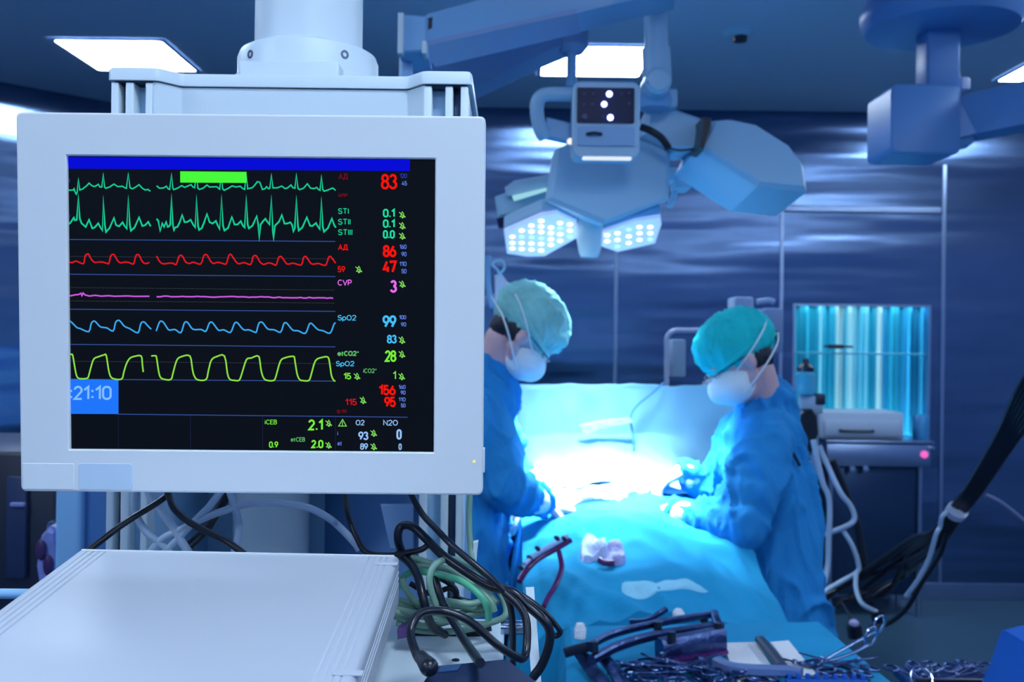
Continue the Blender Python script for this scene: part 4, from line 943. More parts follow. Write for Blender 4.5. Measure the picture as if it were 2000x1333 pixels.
for x0, x1, m in ((213, 258, M_grey), (255, 294, M_panel), (822, 868, M_panel), (864, 909, M_grey)): post('post_core', x0, x1, 1.172, m)
for x0, x1 in ((226.5, 239.5), (880.5, 894.5)): post('track_slot', x0, x1, 1.168, mat('slot_shadow_grey', (.06, .10, .20), .3, .6), 1.18)
# lower back panels and the white cylinder seen under the monitor
zlow_ = zsh - .10
def pnl(name, x0, x1, Ya_, Yb__, m):
    a = P(x0, 560, Ya_); b = P(x1, 560, Yb__)
    MB().prism([V((a.x, Ya_, zlow_)), V((b.x, Yb__, zlow_)), V((b.x, Yb__, zb0)), V((a.x, Ya_, zb0))], (0, .012, 0)).build(name, m, pc, smooth=False)
pnl('back_panel', 290, 400, 1.18, 1.38, M_panel); pnl('back_panel', 400, 640, 1.38, 1.38, mat('panel_lit_blue', (.48, .70, .92), .4)); pnl('back_panel', 640, 826, 1.38, 1.22, mat('panel_shaded_blue', (.16, .32, .62), .4))  # shading put into the colours: middle panel lighter, right one darker
MB().cyl((X(532, 1.3), 1.31, zlow_), (X(532, 1.3), 1.31, zb0), .050, n=48).build('inner_cylinder', M_white, pc)
MB().prism([P(742, 986, 1.225), P(808, 986, 1.215), P(808, 1075, 1.215), P(762, 1075, 1.22)], (0, .008, 0), .002).build('cover_plate', mat('panel_mid2', (.20, .34, .60), .4), pc, smooth=False)
# shelf
cr_ = PZ(985, 1214, zsh)
xr, yb_ = cr_.x, 1.128
m = MB(); xl = P(175, 1074, .99).x
m.box(((xl + xr) / 2, (yb_ + .42) / 2, zsh - .012), (xr - xl, yb_ - .42, .024), bev=.004).build('shelf', M_white, pc)
MB().box(((xl + xr) / 2, yb_ - .02, zsh - .06), (xr - xl - .02, .12, .08), bev=.006).build('shelf_bracket', M_white, pc)
q = PZ(890, 1291, zsh); MB().lathe((q.x, q.y, zsh), [(.004, -.001), (.004, .001), (.002, .0015), (0, .0005)], n=12).build('screw', M_dark, pc)
# side rail, flat white upright
a = P(978, 1226, 1.0); b = P(1022, 1226, 1.0)
MB().cyl(a, V((b.x, a.y, a.z)), .0073, n=24).build('side_rail', M_chrome, pc)
MB().prism([P(1027, 1150, 1.02), P(1043, 1149, 1.02), P(1060, 1370, .97), P(1040, 1370, .97)], (0, .006, 0), .001).build('flat_upright', M_white, pc, smooth=False)
MB().cyl(P(-90, 1160, .98), P(190, 1162, .98), .0052, n=20).build('left_rail', M_arm, pc)
MB().prism([P(924, 1060, 1.13), P(934, 1058, 1.13), P(930, 1100, 1.13), P(924, 1100, 1.13)], (0, .01, 0), .001).build('clip_plate', M_white, pc, smooth=False)
MB().lathe((ax, 1.30, CEIL), [(.0, -.001), (.16, -.001), (.16, -.03), (.12, -.05), (.08, -.055)], n=48).build('ceiling_flange', M_white, pc)

# ================================================================ PATIENT MONITOR
CO = V((-.2547299, .0348517, -.95))                     # centre in camera space
Xm = V((.99995787, -.00905612, -.00149877)); Ym = V((.00911312, .99899737, .04383151)); Zm = Xm.cross(Ym)
MM = CM @ Matrix(((Xm.x, Ym.x, Zm.x, CO.x), (Xm.y, Ym.y, Zm.y, CO.y), (Xm.z, Ym.z, Zm.z, CO.z), (0, 0, 0, 1)))
mon = thing('patient_monitor', 'white flat patient monitor showing coloured vital sign traces and numbers', 'patient monitor')
mon.matrix_world = MM
MI = MM.inverted()
def L(px, py, z=0.0):
    """monitor-local point at pixel (px,py) on the plane z in front of the bezel"""
    o = MI @ CM.translation; d = (MI.to_3x3() @ (P(px, py, 1.0) - CM.translation))
    return o + d * ((z - o.z) / d.z)
HW, HH = .22746, .18531
SX0, SX1, SY0, SY1 = -.1790, .17896, -.1432, .14385
def ol(cx, cy, w_, h_, r, z, n=5): return [V((cx + x, cy + y, z)) for x, y in rrect(w_, h_, r, n)]
scx, scy, shw, shh = (SX0 + SX1) / 2, (SY0 + SY1) / 2, (SX1 - SX0) / 2, (SY1 - SY0) / 2
MB().loops([ol(scx, scy, shw, shh, .0008, -.006), ol(scx, scy, shw, shh, .0008, -.0012), ol(scx, scy, shw + .0012, shh + .0012, .001, 0), ol(0, 0, HW - .002, HH - .002, .004, 0), ol(0, 0, HW - .0006, HH - .0006, .005, -.0006), ol(0, 0, HW, HH, .005, -.002), ol(0, 0, HW, HH, .005, -.018)], caps=False).build('bezel', M_monitor, mon, smooth=False, local=True)
MB().loops([ol(0, 0, HW - .001, HH - .001, .005, -.018), ol(0, 0, HW - .004, HH - .004, .008, -.03), ol(0, 0, HW - .05, HH - .045, .02, -.055)]).build('rear_housing', M_monitor, mon, local=True)
MB().box((0, -.02, -.085), (.12, .12, .07), bev=.008).build('mount', M_white, mon, local=True)
M_scr = mat('display_glass', (.0012, .0018, .003), .22, var=0, spec=.12, emit=rgb(10, 13, 19), es=.7)
scr_ = MB().loops([ol(scx, scy, shw + .001, shh + .001, .0008, -.008), ol(scx, scy, shw + .001, shh + .001, .0008, -.0046)]).build('screen', M_scr, mon, local=True)
# label plate, button and side lamp
def plate(name, x0, y0, x1, y1, z, m, r=.002, th=.0008, parent=mon, n=4):
    a, b = L(x0, y0), L(x1, y1); c = (a + b) / 2
    return MB().loops([ol(c.x, c.y, (b.x - a.x) / 2, (a.y - b.y) / 2, r, z, n), ol(c.x, c.y, (b.x - a.x) / 2, (a.y - b.y) / 2, r, z + th * .5, n), ol(c.x, c.y, (b.x - a.x) / 2 - .0005, (a.y - b.y) / 2 - .0005, r, z + th, n)]).build(name, m, parent, smooth=False, local=True)
plate('name_plate', 44, 905, 145, 957, -.0002, mat('plate_plastic', (.76, .81, .86), .5), .001, .0006)
plate('power_button', 153, 905, 259, 958, -.0003, mat('button_plastic', (.56, .70, .84), .45), .003, .0006)
p = L(926, 902); MB().lathe(p, [(.0016, 0), (.0014, .0006), (0, .0008)], (0, 0, 1), 12).build('status_light', glow('lamp_yellow', (.85, .85, .35), 1.0), mon, local=True)
MB().box((HW + .0002, L(940, 902).y, -.010), (.003, .024, .010), bev=.001).build('side_button', M_white, mon, local=True)

SZ = -.0044
def ZP(px, py, k=0): return L(px, py, SZ + .00006 * k)
GL = {'g': ('trace_green', rgb(24, 205, 150)), 'r': ('trace_red', rgb(225, 22, 34)), 'R': ('digit_red', rgb(255, 20, 12)), 'dr': ('digit_dim_red', rgb(120, 14, 28)), 'p': ('trace_violet', rgb(205, 90, 225)),
      'b': ('trace_blue', rgb(60, 170, 240)), 'B': ('label_blue', rgb(95, 130, 230)), 'c': ('digit_cyan', rgb(70, 190, 250)), 'y': ('trace_lime', rgb(140, 225, 70)), 'Y': ('digit_lime', rgb(120, 240, 60)),
      'G': ('digit_green', rgb(30, 225, 165)), 'm': ('digit_violet', rgb(235, 110, 245)), 'w': ('digit_pale_blue', rgb(150, 195, 250)), 'l': ('rule_blue', rgb(52, 78, 150)), 'd': ('rule_dots', rgb(70, 75, 85)),
      'h': ('header_blue', rgb(8, 14, 215)), 'H': ('highlight_green', rgb(72, 250, 60)), 't': ('clock_blue', rgb(32, 118, 250)), 'T': ('clock_digits', rgb(130, 190, 255)), 'lv': ('rule_dim', rgb(22, 28, 58)), 's': ('symbol_green', rgb(130, 225, 95)), 'xb': ('mark_blue', rgb(45, 60, 170)), 'sg': ('small_green', rgb(100, 190, 110))}
def G(k): return glow(*GL[k])
def ribbon(name, pts, wpx, m, k=1, label=None):
    """flat stroke on the display, constant width, mitred"""
    v = [ZP(x, y, k) for x, y in pts]; hw = wpx / 2 * (ZP(501, 500).x - ZP(500, 500).x); mb = MB(); ra, rb = [], []
    for i, p in enumerate(v):
        t0 = (p - v[i - 1]).normalized() if i else None; t1 = (v[i + 1] - p).normalized() if i < len(v) - 1 else None
        t0 = t0 or t1; t1 = t1 or t0
        n0 = V((-t0.y, t0.x, 0)); n1 = V((-t1.y, t1.x, 0)); n_ = (n0 + n1)
        n_ = n_.normalized() if n_.length > .05 else n0
        s = hw / max(.45, n_.dot(n0)); ra.append(p + n_ * s); rb.append(p - n_ * s)
    a = [mb.bm.verts.new(q) for q in ra]; b = [mb.bm.verts.new(q) for q in rb]
    for i in range(len(v) - 1): mb.bm.faces.new((b[i], b[i + 1], a[i + 1], a[i]))
    return mb.build(name, m, scr_, smooth=False, local=True, label=label)
def rectp(name, pts, m, k=1, label=None):
    mb = MB(); mb.bm.faces.new([mb.bm.verts.new(ZP(x, y, k)) for x, y in pts]); return mb.build(name, m, scr_, smooth=False, local=True, label=label)
rectp('header_bar', [(133, 306.5), (801, 312), (800.5, 334.5), (133.5, 329.5)], G('h'), 1, 'deep blue bar along the top of the screen')
def c1(s): return [(100 + x / 4.3, 290 + y / 4.3) for x, y in s]
def c2(s): return [(480 + x / 4.3, 290 + y / 4.3) for x, y in s]
def c3(s): return [(100 + x / 4.3, 590 + y / 4.3) for x, y in s]
def c4(s): return [(480 + x / 4.3, 590 + y / 4.3) for x, y in s]
def sm(pts, n=3):
    v = catmull([(x, y, 0) for x, y in pts], n); return [(q.x, q.y) for q in v]
for y0, y1 in ((468, 472), (536, 540.5), (604.4, 608.6), (673, 678), (741, 745)): ribbon('divider_line', [(134.5, y0), (655, y1)], 1.7, G('l'), 1)
ribbon('divider_line', [(231, 809.5), (796, 815.5)], 1.7, G('l'), 1)
for x, y in ((231, 811), (372, 812), (513, 813), (655, 814)): ribbon('column_line', [(x, y), (x + .3, y + 67)], 1.8, G('lv'), 1)
for y0, y1 in ((501, 506), (562, 567), (588, 592.5), (706, 711)):
    mb = MB(); n_ = 126
    for i in range(n_):
        f = i / n_; x = 135 + 520 * f; y = y0 + (y1 - y0) * f
        mb.bm.faces.new([mb.bm.verts.new(ZP(x + a, y + b, 1)) for a, b in ((0, -.55), (2, -.55), (2, .55), (0, .55))])
    mb.build('dotted_line', G('d'), scr_, smooth=False, local=True)
e1a = c1([(140, 352), (185, 350), (192, 340), (200, 365), (210, 385), (218, 370), (228, 255), (240, 350), (262, 342), (285, 325), (300, 312), (318, 292), (335, 308), (355, 320), (372, 318), (395, 302), (410, 325), (425, 325), (437, 212), (448, 325), (458, 335), (490, 325), (527, 300), (560, 322), (600, 318), (615, 330), (632, 335), (647, 210), (662, 330), (680, 340), (705, 328), (738, 305), (765, 335), (790, 350), (812, 345), (833, 360)])
e1b = c1([(885, 315), (910, 335), (945, 332), (967, 318), (982, 340), (995, 345), (1010, 215), (1022, 335), (1030, 347), (1060, 335), (1097, 313), (1120, 328), (1150, 315), (1175, 305), (1190, 325), (1205, 330), (1218, 215), (1232, 335), (1245, 345), (1275, 335), (1308, 308), (1330, 325), (1390, 322), (1405, 335), (1415, 343), (1428, 215), (1440, 340), (1452, 352), (1480, 340), (1520, 315), (1550, 325), (1588, 318), (1605, 335), (1625, 345), (1638, 205), (1650, 340), (1690, 330)]) + c2([(75, 310), (97, 280), (118, 285), (140, 345), (160, 340), (175, 322), (190, 338), (202, 335), (215, 218), (228, 332), (265, 332), (302, 317), (330, 338), (350, 333), (380, 308), (395, 330), (413, 335), (425, 215), (438, 335), (452, 347), (485, 335), (517, 298), (545, 335), (575, 338), (595, 328), (610, 345), (624, 352), (635, 228), (647, 345), (657, 360), (690, 350), (730, 333), (755, 353)])
e2a = c1([(142, 643), (165, 620), (190, 583), (200, 605), (215, 600), (228, 390), (240, 590), (255, 630), (290, 660), (318, 600), (345, 672), (365, 665), (395, 630), (410, 658), (430, 690), (437, 405), (450, 640), (460, 703), (490, 670), (527, 585), (545, 645), (570, 655), (600, 622), (615, 650), (635, 675), (647, 402), (660, 640), (670, 692), (700, 665), (738, 580), (765, 652), (790, 645), (815, 618), (835, 655)])
e2b = c1([(885, 592), (900, 610), (915, 695), (932, 630), (948, 660), (965, 618), (978, 660), (990, 655), (1000, 640), (1010, 390), (1022, 640), (1030, 690), (1040, 665), (1060, 660), (1080, 620), (1100, 560), (1120, 620), (1145, 618), (1170, 600), (1195, 645), (1210, 665), (1220, 398), (1233, 650), (1242, 685), (1265, 670), (1285, 620), (1308, 552), (1330, 620), (1355, 632), (1383, 610), (1400, 650), (1415, 680), (1430, 400), (1443, 650), (1455, 690), (1485, 670), (1517, 577), (1540, 640), (1565, 640), (1592, 612), (1610, 650), (1625, 665), (1638, 400), (1650, 640), (1660, 672), (1690, 650)]) + c2([(70, 620), (92, 570), (105, 640), (113, 772), (125, 640), (145, 612), (165, 592), (180, 615), (200, 640), (215, 403), (228, 700), (234, 772), (245, 650), (280, 615), (303, 560), (325, 632), (345, 632), (375, 622), (390, 645), (400, 700), (412, 670), (425, 405), (438, 650), (445, 690), (475, 665), (513, 580), (540, 650), (560, 652), (590, 628), (605, 655), (622, 680), (635, 415), (647, 660), (657, 700), (690, 670), (723, 590), (745, 650), (757, 665)])
for s in (e1a, e1b): ribbon('heart_trace', s, 2.6, G('g'), 2, 'upper green heartbeat trace')
for s in (e2a, e2b): ribbon('heart_trace', s, 3.2, G('g'), 2, 'second, taller green heartbeat trace')
ra_ = c1([(145, 955), (175, 960), (205, 947), (235, 958), (272, 967), (285, 905), (300, 890), (315, 890), (335, 930), (365, 958), (400, 955), (430, 955), (470, 967), (485, 965), (500, 905), (515, 892), (530, 895), (555, 940), (580, 962), (620, 955), (655, 960), (692, 970), (710, 905), (728, 892), (742, 905), (765, 950), (790, 968), (825, 960)])
rb_ = c1([(885, 905), (910, 950), (940, 970), (990, 965), (1020, 965), (1050, 975), (1070, 915), (1088, 898), (1105, 910), (1130, 955), (1160, 967), (1195, 957), (1255, 972), (1280, 905), (1298, 892), (1315, 905), (1340, 950), (1365, 967), (1400, 957), (1440, 967), (1470, 970), (1490, 905), (1505, 890), (1520, 905), (1550, 950), (1575, 970), (1620, 960), (1675, 975), (1695, 912)]) + c2([(82, 900), (95, 912), (120, 955), (150, 975), (190, 963), (225, 970), (255, 980), (275, 920), (292, 908), (308, 920), (335, 960), (355, 973), (400, 965), (465, 980), (485, 920), (500, 908), (515, 920), (545, 965), (570, 973), (610, 967), (670, 982), (695, 918), (710, 908), (722, 920), (755, 965)])
for s in (ra_, rb_): ribbon('pressure_trace', sm(s), 2.7, G('r'), 2, 'red pressure trace')
random.seed(2)
pa_ = c1([(145, 1240), (170, 1238), (200, 1231), (230, 1228), (250, 1218), (258, 1237), (268, 1216), (285, 1232), (320, 1241), (370, 1235), (420, 1242), (480, 1238), (530, 1243), (640, 1240), (700, 1244), (825, 1243)])
pb_ = c1([(885 + 31 * i, 1244 + i * .2 + random.uniform(-3.5, 3.5)) for i in range(27)]) + c2([(84 + 25 * i, 1250 + i * .26 + random.uniform(-4, 4)) for i in range(27)])
for s in (pa_, pb_): ribbon('venous_trace', s, 2.8, G('p'), 2, 'nearly flat violet trace')
ba_ = c3([(150, 157), (175, 175), (215, 215), (245, 225), (315, 250), (335, 185), (355, 162), (375, 170), (410, 208), (440, 215), (470, 220), (520, 245), (540, 175), (562, 155), (582, 165), (615, 205), (660, 225), (728, 260), (750, 190), (765, 170), (785, 172), (805, 195), (840, 230)])
bb_ = c3([(882, 245), (905, 180), (920, 162), (940, 170), (965, 205), (990, 237), (1040, 232), (1088, 260), (1115, 185), (1130, 168), (1150, 178), (1190, 230), (1260, 232), (1298, 248), (1325, 185), (1340, 170), (1358, 178), (1385, 215), (1410, 240), (1450, 235), (1505, 257), (1535, 190), (1550, 172), (1570, 182), (1600, 220), (1625, 237), (1660, 235), (1710, 255)]) + c4([(90, 250), (108, 185), (125, 170), (145, 178), (185, 228), (240, 235), (292, 255), (318, 188), (332, 175), (350, 185), (395, 238), (440, 243), (500, 265), (530, 195), (543, 180), (560, 188), (605, 232), (650, 243), (708, 263), (740, 190), (755, 175)])
for s in (ba_, bb_): ribbon('oxygen_trace', sm(s), 2.8, G('b'), 2, 'light blue oxygen trace')
ya_ = c3([(155, 443), (172, 441), (182, 455), (200, 560), (215, 625), (240, 645), (300, 643), (315, 620), (335, 545), (358, 480), (400, 460), (440, 447), (462, 450), (480, 560), (497, 625), (530, 648), (592, 648), (610, 590), (632, 520), (660, 475), (700, 458), (755, 455), (765, 520), (773, 590)])
yb2 = c3([(840, 455), (875, 453), (885, 470), (900, 570), (915, 630), (945, 650), (1005, 652), (1025, 590), (1055, 490), (1095, 460), (1165, 455), (1185, 560), (1200, 620), (1230, 655), (1300, 653), (1320, 580), (1345, 490), (1390, 460), (1455, 455), (1480, 600), (1500, 650), (1540, 660), (1580, 657), (1605, 590), (1640, 485), (1680, 472)]) + c4([(90, 454), (105, 458), (115, 475), (130, 580), (150, 640), (180, 660), (235, 660), (255, 620), (290, 500), (330, 470), (400, 458), (412, 490), (430, 600), (450, 650), (480, 662), (530, 660), (550, 610), (585, 495), (640, 467), (690, 465), (705, 520), (720, 620), (740, 660), (753, 665)])
for s in (ya_, yb2): ribbon('breath_trace', sm(s), 2.9, G('y'), 3, 'lime green breathing trace of flat topped waves')
rectp('highlight_box', [(352, 334.8), (481.5, 336), (481.5, 357.5), (352, 356.8)], G('H'), 4, 'bright green blank box')
rectp('clock_box', c3([(155, 648), (565, 656), (565, 943), (158, 941)]), G('t'), 2, 'bright blue clock field')

BD = .022
T = [('83', c2, (1135, 215, 1272, 345), 'R', BD), ('АД', c2, (778, 212, 858, 268), 'dr', 0), ('120', c2, (1292, 212, 1355, 250), 'xb', 0), ('45', c2, (1310, 275, 1355, 313), 'B', 0), ('АРР', c2, (775, 380, 855, 412), 'dr', 0),
     ('STI', c2, (775, 503, 865, 552), 'g', .005), ('STII', c2, (775, 592, 880, 642), 'g', .005), ('STIII', c2, (775, 680, 895, 730), 'g', .005),
     ('0.1', c2, (1152, 508, 1252, 582), 'G', BD), ('0.1', c2, (1152, 597, 1252, 670), 'G', BD), ('0.0', c2, (1152, 687, 1252, 760), 'G', BD),
     ('АД', c2, (775, 808, 858, 862), 'R', 0), ('86', c2, (1150, 812, 1265, 915), 'R', BD), ('160', c2, (1290, 808, 1350, 846), 'B', 0), ('90', c2, (1307, 870, 1350, 908), 'B', 0),
     ('47', c2, (1150, 942, 1268, 1048), 'R', BD), ('110', c2, (1290, 952, 1350, 990), 'B', 0), ('50', c2, (1307, 1013, 1350, 1052), 'B', 0), ('59', c2, (772, 990, 835, 1042), 'R', .006),
     ('CVP', c2, (772, 1103, 890, 1153), 'm', .004), ('3', c2, (1210, 1107, 1270, 1213), 'm', BD),
     ('SpO2', c4, (772, 110, 928, 168), 'c', .004), ('99', c4, (1148, 113, 1265, 218), 'c', BD), ('100', c4, (1287, 112, 1347, 147), 'B', 0), ('90', c4, (1303, 172, 1347, 208), 'B', 0),
     ('83', c4, (1185, 277, 1268, 350), 'c', BD), ('etCO2*', c4, (770, 412, 952, 455), 'sg', .01), ('28', c4, (1168, 407, 1265, 505), 'Y', BD), ('SpO2', c4, (757, 497, 912, 552), 'c', .004),
     ('15', c4, (820, 597, 885, 652), 'Y', .012), ('iCO2*', c4, (987, 560, 1100, 598), 'sg', 0), ('1', c4, (1235, 583, 1262, 653), 'Y', .015),
     ('156', c4, (1115, 698, 1260, 785), 'R', BD), ('160', c4, (1283, 698, 1342, 733), 'B', 0), ('90', c4, (1300, 745, 1342, 780), 'B', 0), ('95', c4, (1162, 797, 1260, 885), 'R', BD), ('110', c4, (1283, 803, 1342, 838), 'B', 0), ('50', c4, (1302, 853, 1342, 888), 'B', 0),
     ('115', c4, (835, 815, 932, 870), 'r', .006), ('8:19', c4, (765, 905, 848, 938), 'dr', 0),
     ('iCEB', c4, (160, 990, 262, 1030), 'Y', .008), ('2.1', c4, (525, 988, 648, 1083), 'Y', BD), ('0.9', c4, (195, 1173, 273, 1228), 'Y', .01), ('etCEB', c4, (378, 1138, 498, 1175), 'sg', 0), ('2.0', c4, (550, 1160, 652, 1232), 'Y', BD),
     ('O2', c4, (923, 992, 998, 1038), 'w', .004), ('N2O', c4, (1155, 992, 1278, 1040), 'w', .004), ('i', c4, (768, 1085, 776, 1122), 'B', 0), ('93', c4, (945, 1090, 1030, 1162), 'w', BD), ('0', c4, (1265, 1070, 1310, 1158), 'w', BD),
     ('et', c4, (770, 1172, 808, 1208), 'B', 0), ('89', c4, (960, 1188, 1027, 1243), 'w', .012), ('0', c4, (1283, 1190, 1310, 1245), 'w', .012), (':21:10', c3, (158, 705, 508, 825), 'T', .012),
     ('3', c1, (140, 252, 158, 290), 'xb', .0), ('3', c1, (140, 550, 158, 585), 'xb', .0)]
def arc(cx, cy, rx, ry, a0, a1, n=12): return [(cx + rx * math.cos(R(a0 + (a1 - a0) * i / n)), cy + ry * math.sin(R(a0 + (a1 - a0) * i / n))) for i in range(n + 1)]
def stad(x0, x1, y0, y1, r):
    cx = (x0 + x1) / 2; rx = (x1 - x0) / 2
    o = arc(cx, y1 - r, rx, r, 0, 180) + arc(cx, y0 + r, rx, r, 180, 360); return o + o[:2]
GLY = {
 '0': (.60, [stad(0, 1, 0, 1, .26)]), '1': (.38, [[(0, .74), (.85, 1), (.85, 0)]]), '2': (.58, [arc(.5, .72, .48, .28, 170, -25) + [(.02, 0), (1, 0)]]),
 '3': (.58, [arc(.47, .76, .44, .24, 160, -90) , arc(.47, .26, .53, .26, 90, -165)]), '4': (.60, [[(.60, 1), (0, .26), (1, .26)], [(.76, .52), (.76, 0)]]),
 '5': (.58, [[(.92, 1), (.12, 1), (.06, .50)] + arc(.48, .31, .52, .31, 125, -160)]), '6': (.60, [[(.66, 1), (.08, .46)], stad(0, 1, 0, .60, .28)]),
 '7': (.56, [[(0, .86), (0, 1), (1, 1), (.36, 0)]]), '8': (.60, [stad(.06, .94, .54, 1, .22), stad(0, 1, 0, .54, .26)]), '9': (.60, [[(.34, 0), (.92, .54)], stad(0, 1, .40, 1, .28)]),
 '.': (.20, [[(.5, -.03), (.5, .13)]]), ':': (.14, [[(.5, .08), (.5, .24)], [(.5, .58), (.5, .74)]]), ' ': (.2, []),
 'А': (.62, [[(0, 0), (.5, 1), (1, 0)], [(.2, .34), (.8, .34)]]), 'Д': (.66, [[(0, -.14), (0, .08), (1, .08), (1, -.14)], [(.16, .08), (.32, 1), (.84, 1), (.84, .08)]]),
 'Р': (.52, [[(0, 0), (0, 1), (.6, 1)] + arc(.6, .72, .4, .28, 90, -90) + [(0, .44)]]), 'P': (.52, [[(0, 0), (0, 1), (.6, 1)] + arc(.6, .72, .4, .28, 90, -90) + [(0, .44)]]),
 'S': (.58, [arc(.5, .75, .46, .25, 20, 265) + arc(.5, .26, .5, .26, 85, -165)]), 'T': (.60, [[(0, 1), (1, 1)], [(.5, 1), (.5, 0)]]), 'I': (.06, [[(.5, 0), (.5, 1)]]),
 'C': (.64, [arc(.55, .5, .55, .5, 45, 315, 20)]), 'V': (.66, [[(0, 1), (.5, 0), (1, 1)]]), 'O': (.72, [arc(.5, .5, .5, .5, 0, 375, 24)]), 'N': (.60, [[(0, 0), (0, 1), (1, 0), (1, 1)]]),
 'E': (.50, [[(1, 1), (0, 1), (0, 0), (1, 0)], [(0, .52), (.85, .52)]]), 'B': (.54, [[(.5, .54), (0, .54), (0, 1), (.55, 1)] + arc(.55, .77, .38, .23, 90, -90) + arc(.55, .27, .45, .27, 90, -90) + [(0, 0), (0, .54)]]),
 'e': (.52, [[(0, .36), (1, .36)] + arc(.5, .35, .5, .35, 0, 320, 18)]), 't': (.34, [[(.35, .92), (.35, .15)] + arc(.65, .15, .3, .15, 180, 290, 6), [(0, .68), (.9, .68)]]), 'i': (.06, [[(.5, 0), (.5, .68)], [(.5, .88), (.5, .98)]]),
 'p': (.54, [[(0, -.28), (0, .68)], arc(.5, .35, .5, .34, 0, 375, 18)]), '*': (.30, [[(.5, .66), (.5, 1)], [(.1, .75), (.9, .92)], [(.1, .92), (.9, .75)]])}
def lettering(body, cr, box, m, sw):
    (bx0, by0), (bx1, by1) = cr([(box[0], box[1])])[0], cr([(box[2], box[3])])[0]
    bx0 += sw / 2; bx1 -= sw / 2; by0 += sw / 2; by1 -= sw / 2
    st, x = [], 0.0
    for ch in body:
        w_, ss = GLY[ch]
        for s_ in ss: st.append([(x + a * w_, b) for a, b in s_])
        x += w_ + .20
    xs = [a for s_ in st for a, b in s_]; ys = [b for s_ in st for a, b in s_]; x0, x1, y0, y1 = min(xs), max(xs), min(ys), max(ys)
    if x1 - x0 < .02: x1 = x0 + 1; x0 -= 1
    obs = [ribbon('readout', [(bx0 + (bx1 - bx0) * (a - x0) / (x1 - x0), by1 + (by0 - by1) * (b - y0) / (y1 - y0)) for a, b in s_], sw, m, 3) for s_ in st]
    o = obs[0]; bm_ = bmesh.new()
    for q in obs: bm_.from_mesh(q.data)
    bm_.to_mesh(o.data); bm_.free()
    for q in obs[1:]: bpy.data.objects.remove(q)
    o.name = 'readout'; o['label'] = 'characters ' + body
for body, cr, bx_, mk, bd in T:
    hgt = (bx_[3] - bx_[1]) / 4.3
    lettering(body, cr, bx_, G(mk), (4.3 if hgt > 23 else 3.7 if hgt > 20 else 3.1) if bd >= BD else (4.2 if body[0] == ':' else 2.2 if bd >= .01 else 1.3 if hgt < 10 else 1.7))
def bell(cr, bx_):
    x0, y0, x1, y1 = bx_; w_ = x1 - x0; h_ = y1 - y0
    f = lambda pts: cr([(x0 + a * w_, y0 + b * h_) for a, b in pts])
    o = ribbon('silenced_alarm_symbol', f([(.10, .80), (.30, .66), (.36, .30), (.52, .12), (.70, .30), (.76, .66), (.98, .80), (.10, .80)]), 1.5, G('s'), 3)
    for q in ([(.0, .12), (.98, .92)], [(.45, .80), (.47, .98), (.62, .98), (.64, .80)], [(.52, .0), (.52, .12)]):
        r_ = ribbon('x', f(q), 1.6, G('s'), 3); n0 = len(o.data.vertices)
        bm_ = bmesh.new(); bm_.from_mesh(o.data); bm_.from_mesh(r_.data); bm_.to_mesh(o.data); bm_.free(); bpy.data.objects.remove(r_)
for b_ in ((1288, 530, 1340, 585), (1288, 620, 1340, 678), (1288, 708, 1340, 763), (922, 988, 975, 1045), (1288, 1112, 1340, 1168)): bell(c2, b_)
for b_ in ((1285, 290, 1337, 350), (1285, 410, 1337, 468), (908, 597, 960, 652), (1283, 598, 1335, 655), (958, 797, 1010, 855), (670, 992, 722, 1047), (670, 1178, 720, 1230), (1048, 1075, 1100, 1130), (1048, 1188, 1100, 1243)): bell(c4, b_)
ribbon('warning_symbol', c4([(780, 1044), (813, 988), (845, 1044), (776, 1044)]), 1.5, G('s'), 3, 'green warning triangle'); ribbon('warning_mark', c4([(812, 1005), (812, 1040)]), 1.5, G('s'), 3)

# ================================================================ DEVICE BOX
BL, BR = P(154, 1073, .985), P(780, 1085, .985)
vd = (CM.to_3x3() @ V(((975 - CX) / F, -(448 - CY) / F, -1))).normalized()
bx = (BR - BL).normalized(); by = (-vd); by = (by - bx * by.dot(bx)).normalized(); bz = bx.cross(-by).normalized()
if bz.z < 0: bz = -bz
BW = (BR - BL).length; BLN = .42; BT = .052
t = thing('device_box', 'large white ribbed device box on the shelf below the monitor', 'device box', BL + bx * BW / 2 + by * .2 - bz * BT)
def prof(ins):
    pts = []
    r = .006 + 0
    pts += [(ins, -BT + .004), (ins + .0, -.03)]
    for z in (-.028, -.022, -.016): pts += [(ins, z), (ins + .0012, z + .0012), (ins + .0012, z + .0022), (ins, z + .0034)]
    for a in range(0, 91, 18): pts.append((ins + r - r * math.cos(R(a)), -r + r * math.sin(R(a)) - ins))
    for i in range(4):
        x = .010 + i * .0062
        pts += [(x, -ins), (x + .0008, -.0011 - ins), (x + .0018, -.0011 - ins), (x + .0028, -ins)]
    full = [(x, z) for x, z in pts] + [(BW - x, z) for x, z in reversed(pts)]
    return full
m = MB(); rings = []
for yy, ins in ((0.0025, .0025), (0, .004), (0.0, .004)): pass
for yy, ins in ((0, .003), (.0010, .0010), (.003, 0), (BLN - .003, 0), (BLN, .003)):
    rings.append([BL + bx * x + by * yy + bz * z for x, z in prof(ins)])
m.loops(rings).build('casing', mat('box_plastic', (.52, .56, .65), .42, bump=.02, bscale=900, var=.01), t)
MB().box((0, 0, 0), (BW * .97, .003, .0012), M=Matrix.Translation(BL + bx * BW / 2 + by * .0045 + bz * .0004) @ Matrix((bx, by, bz)).transposed().to_4x4()).build('edge_strip', M_monitor, t)
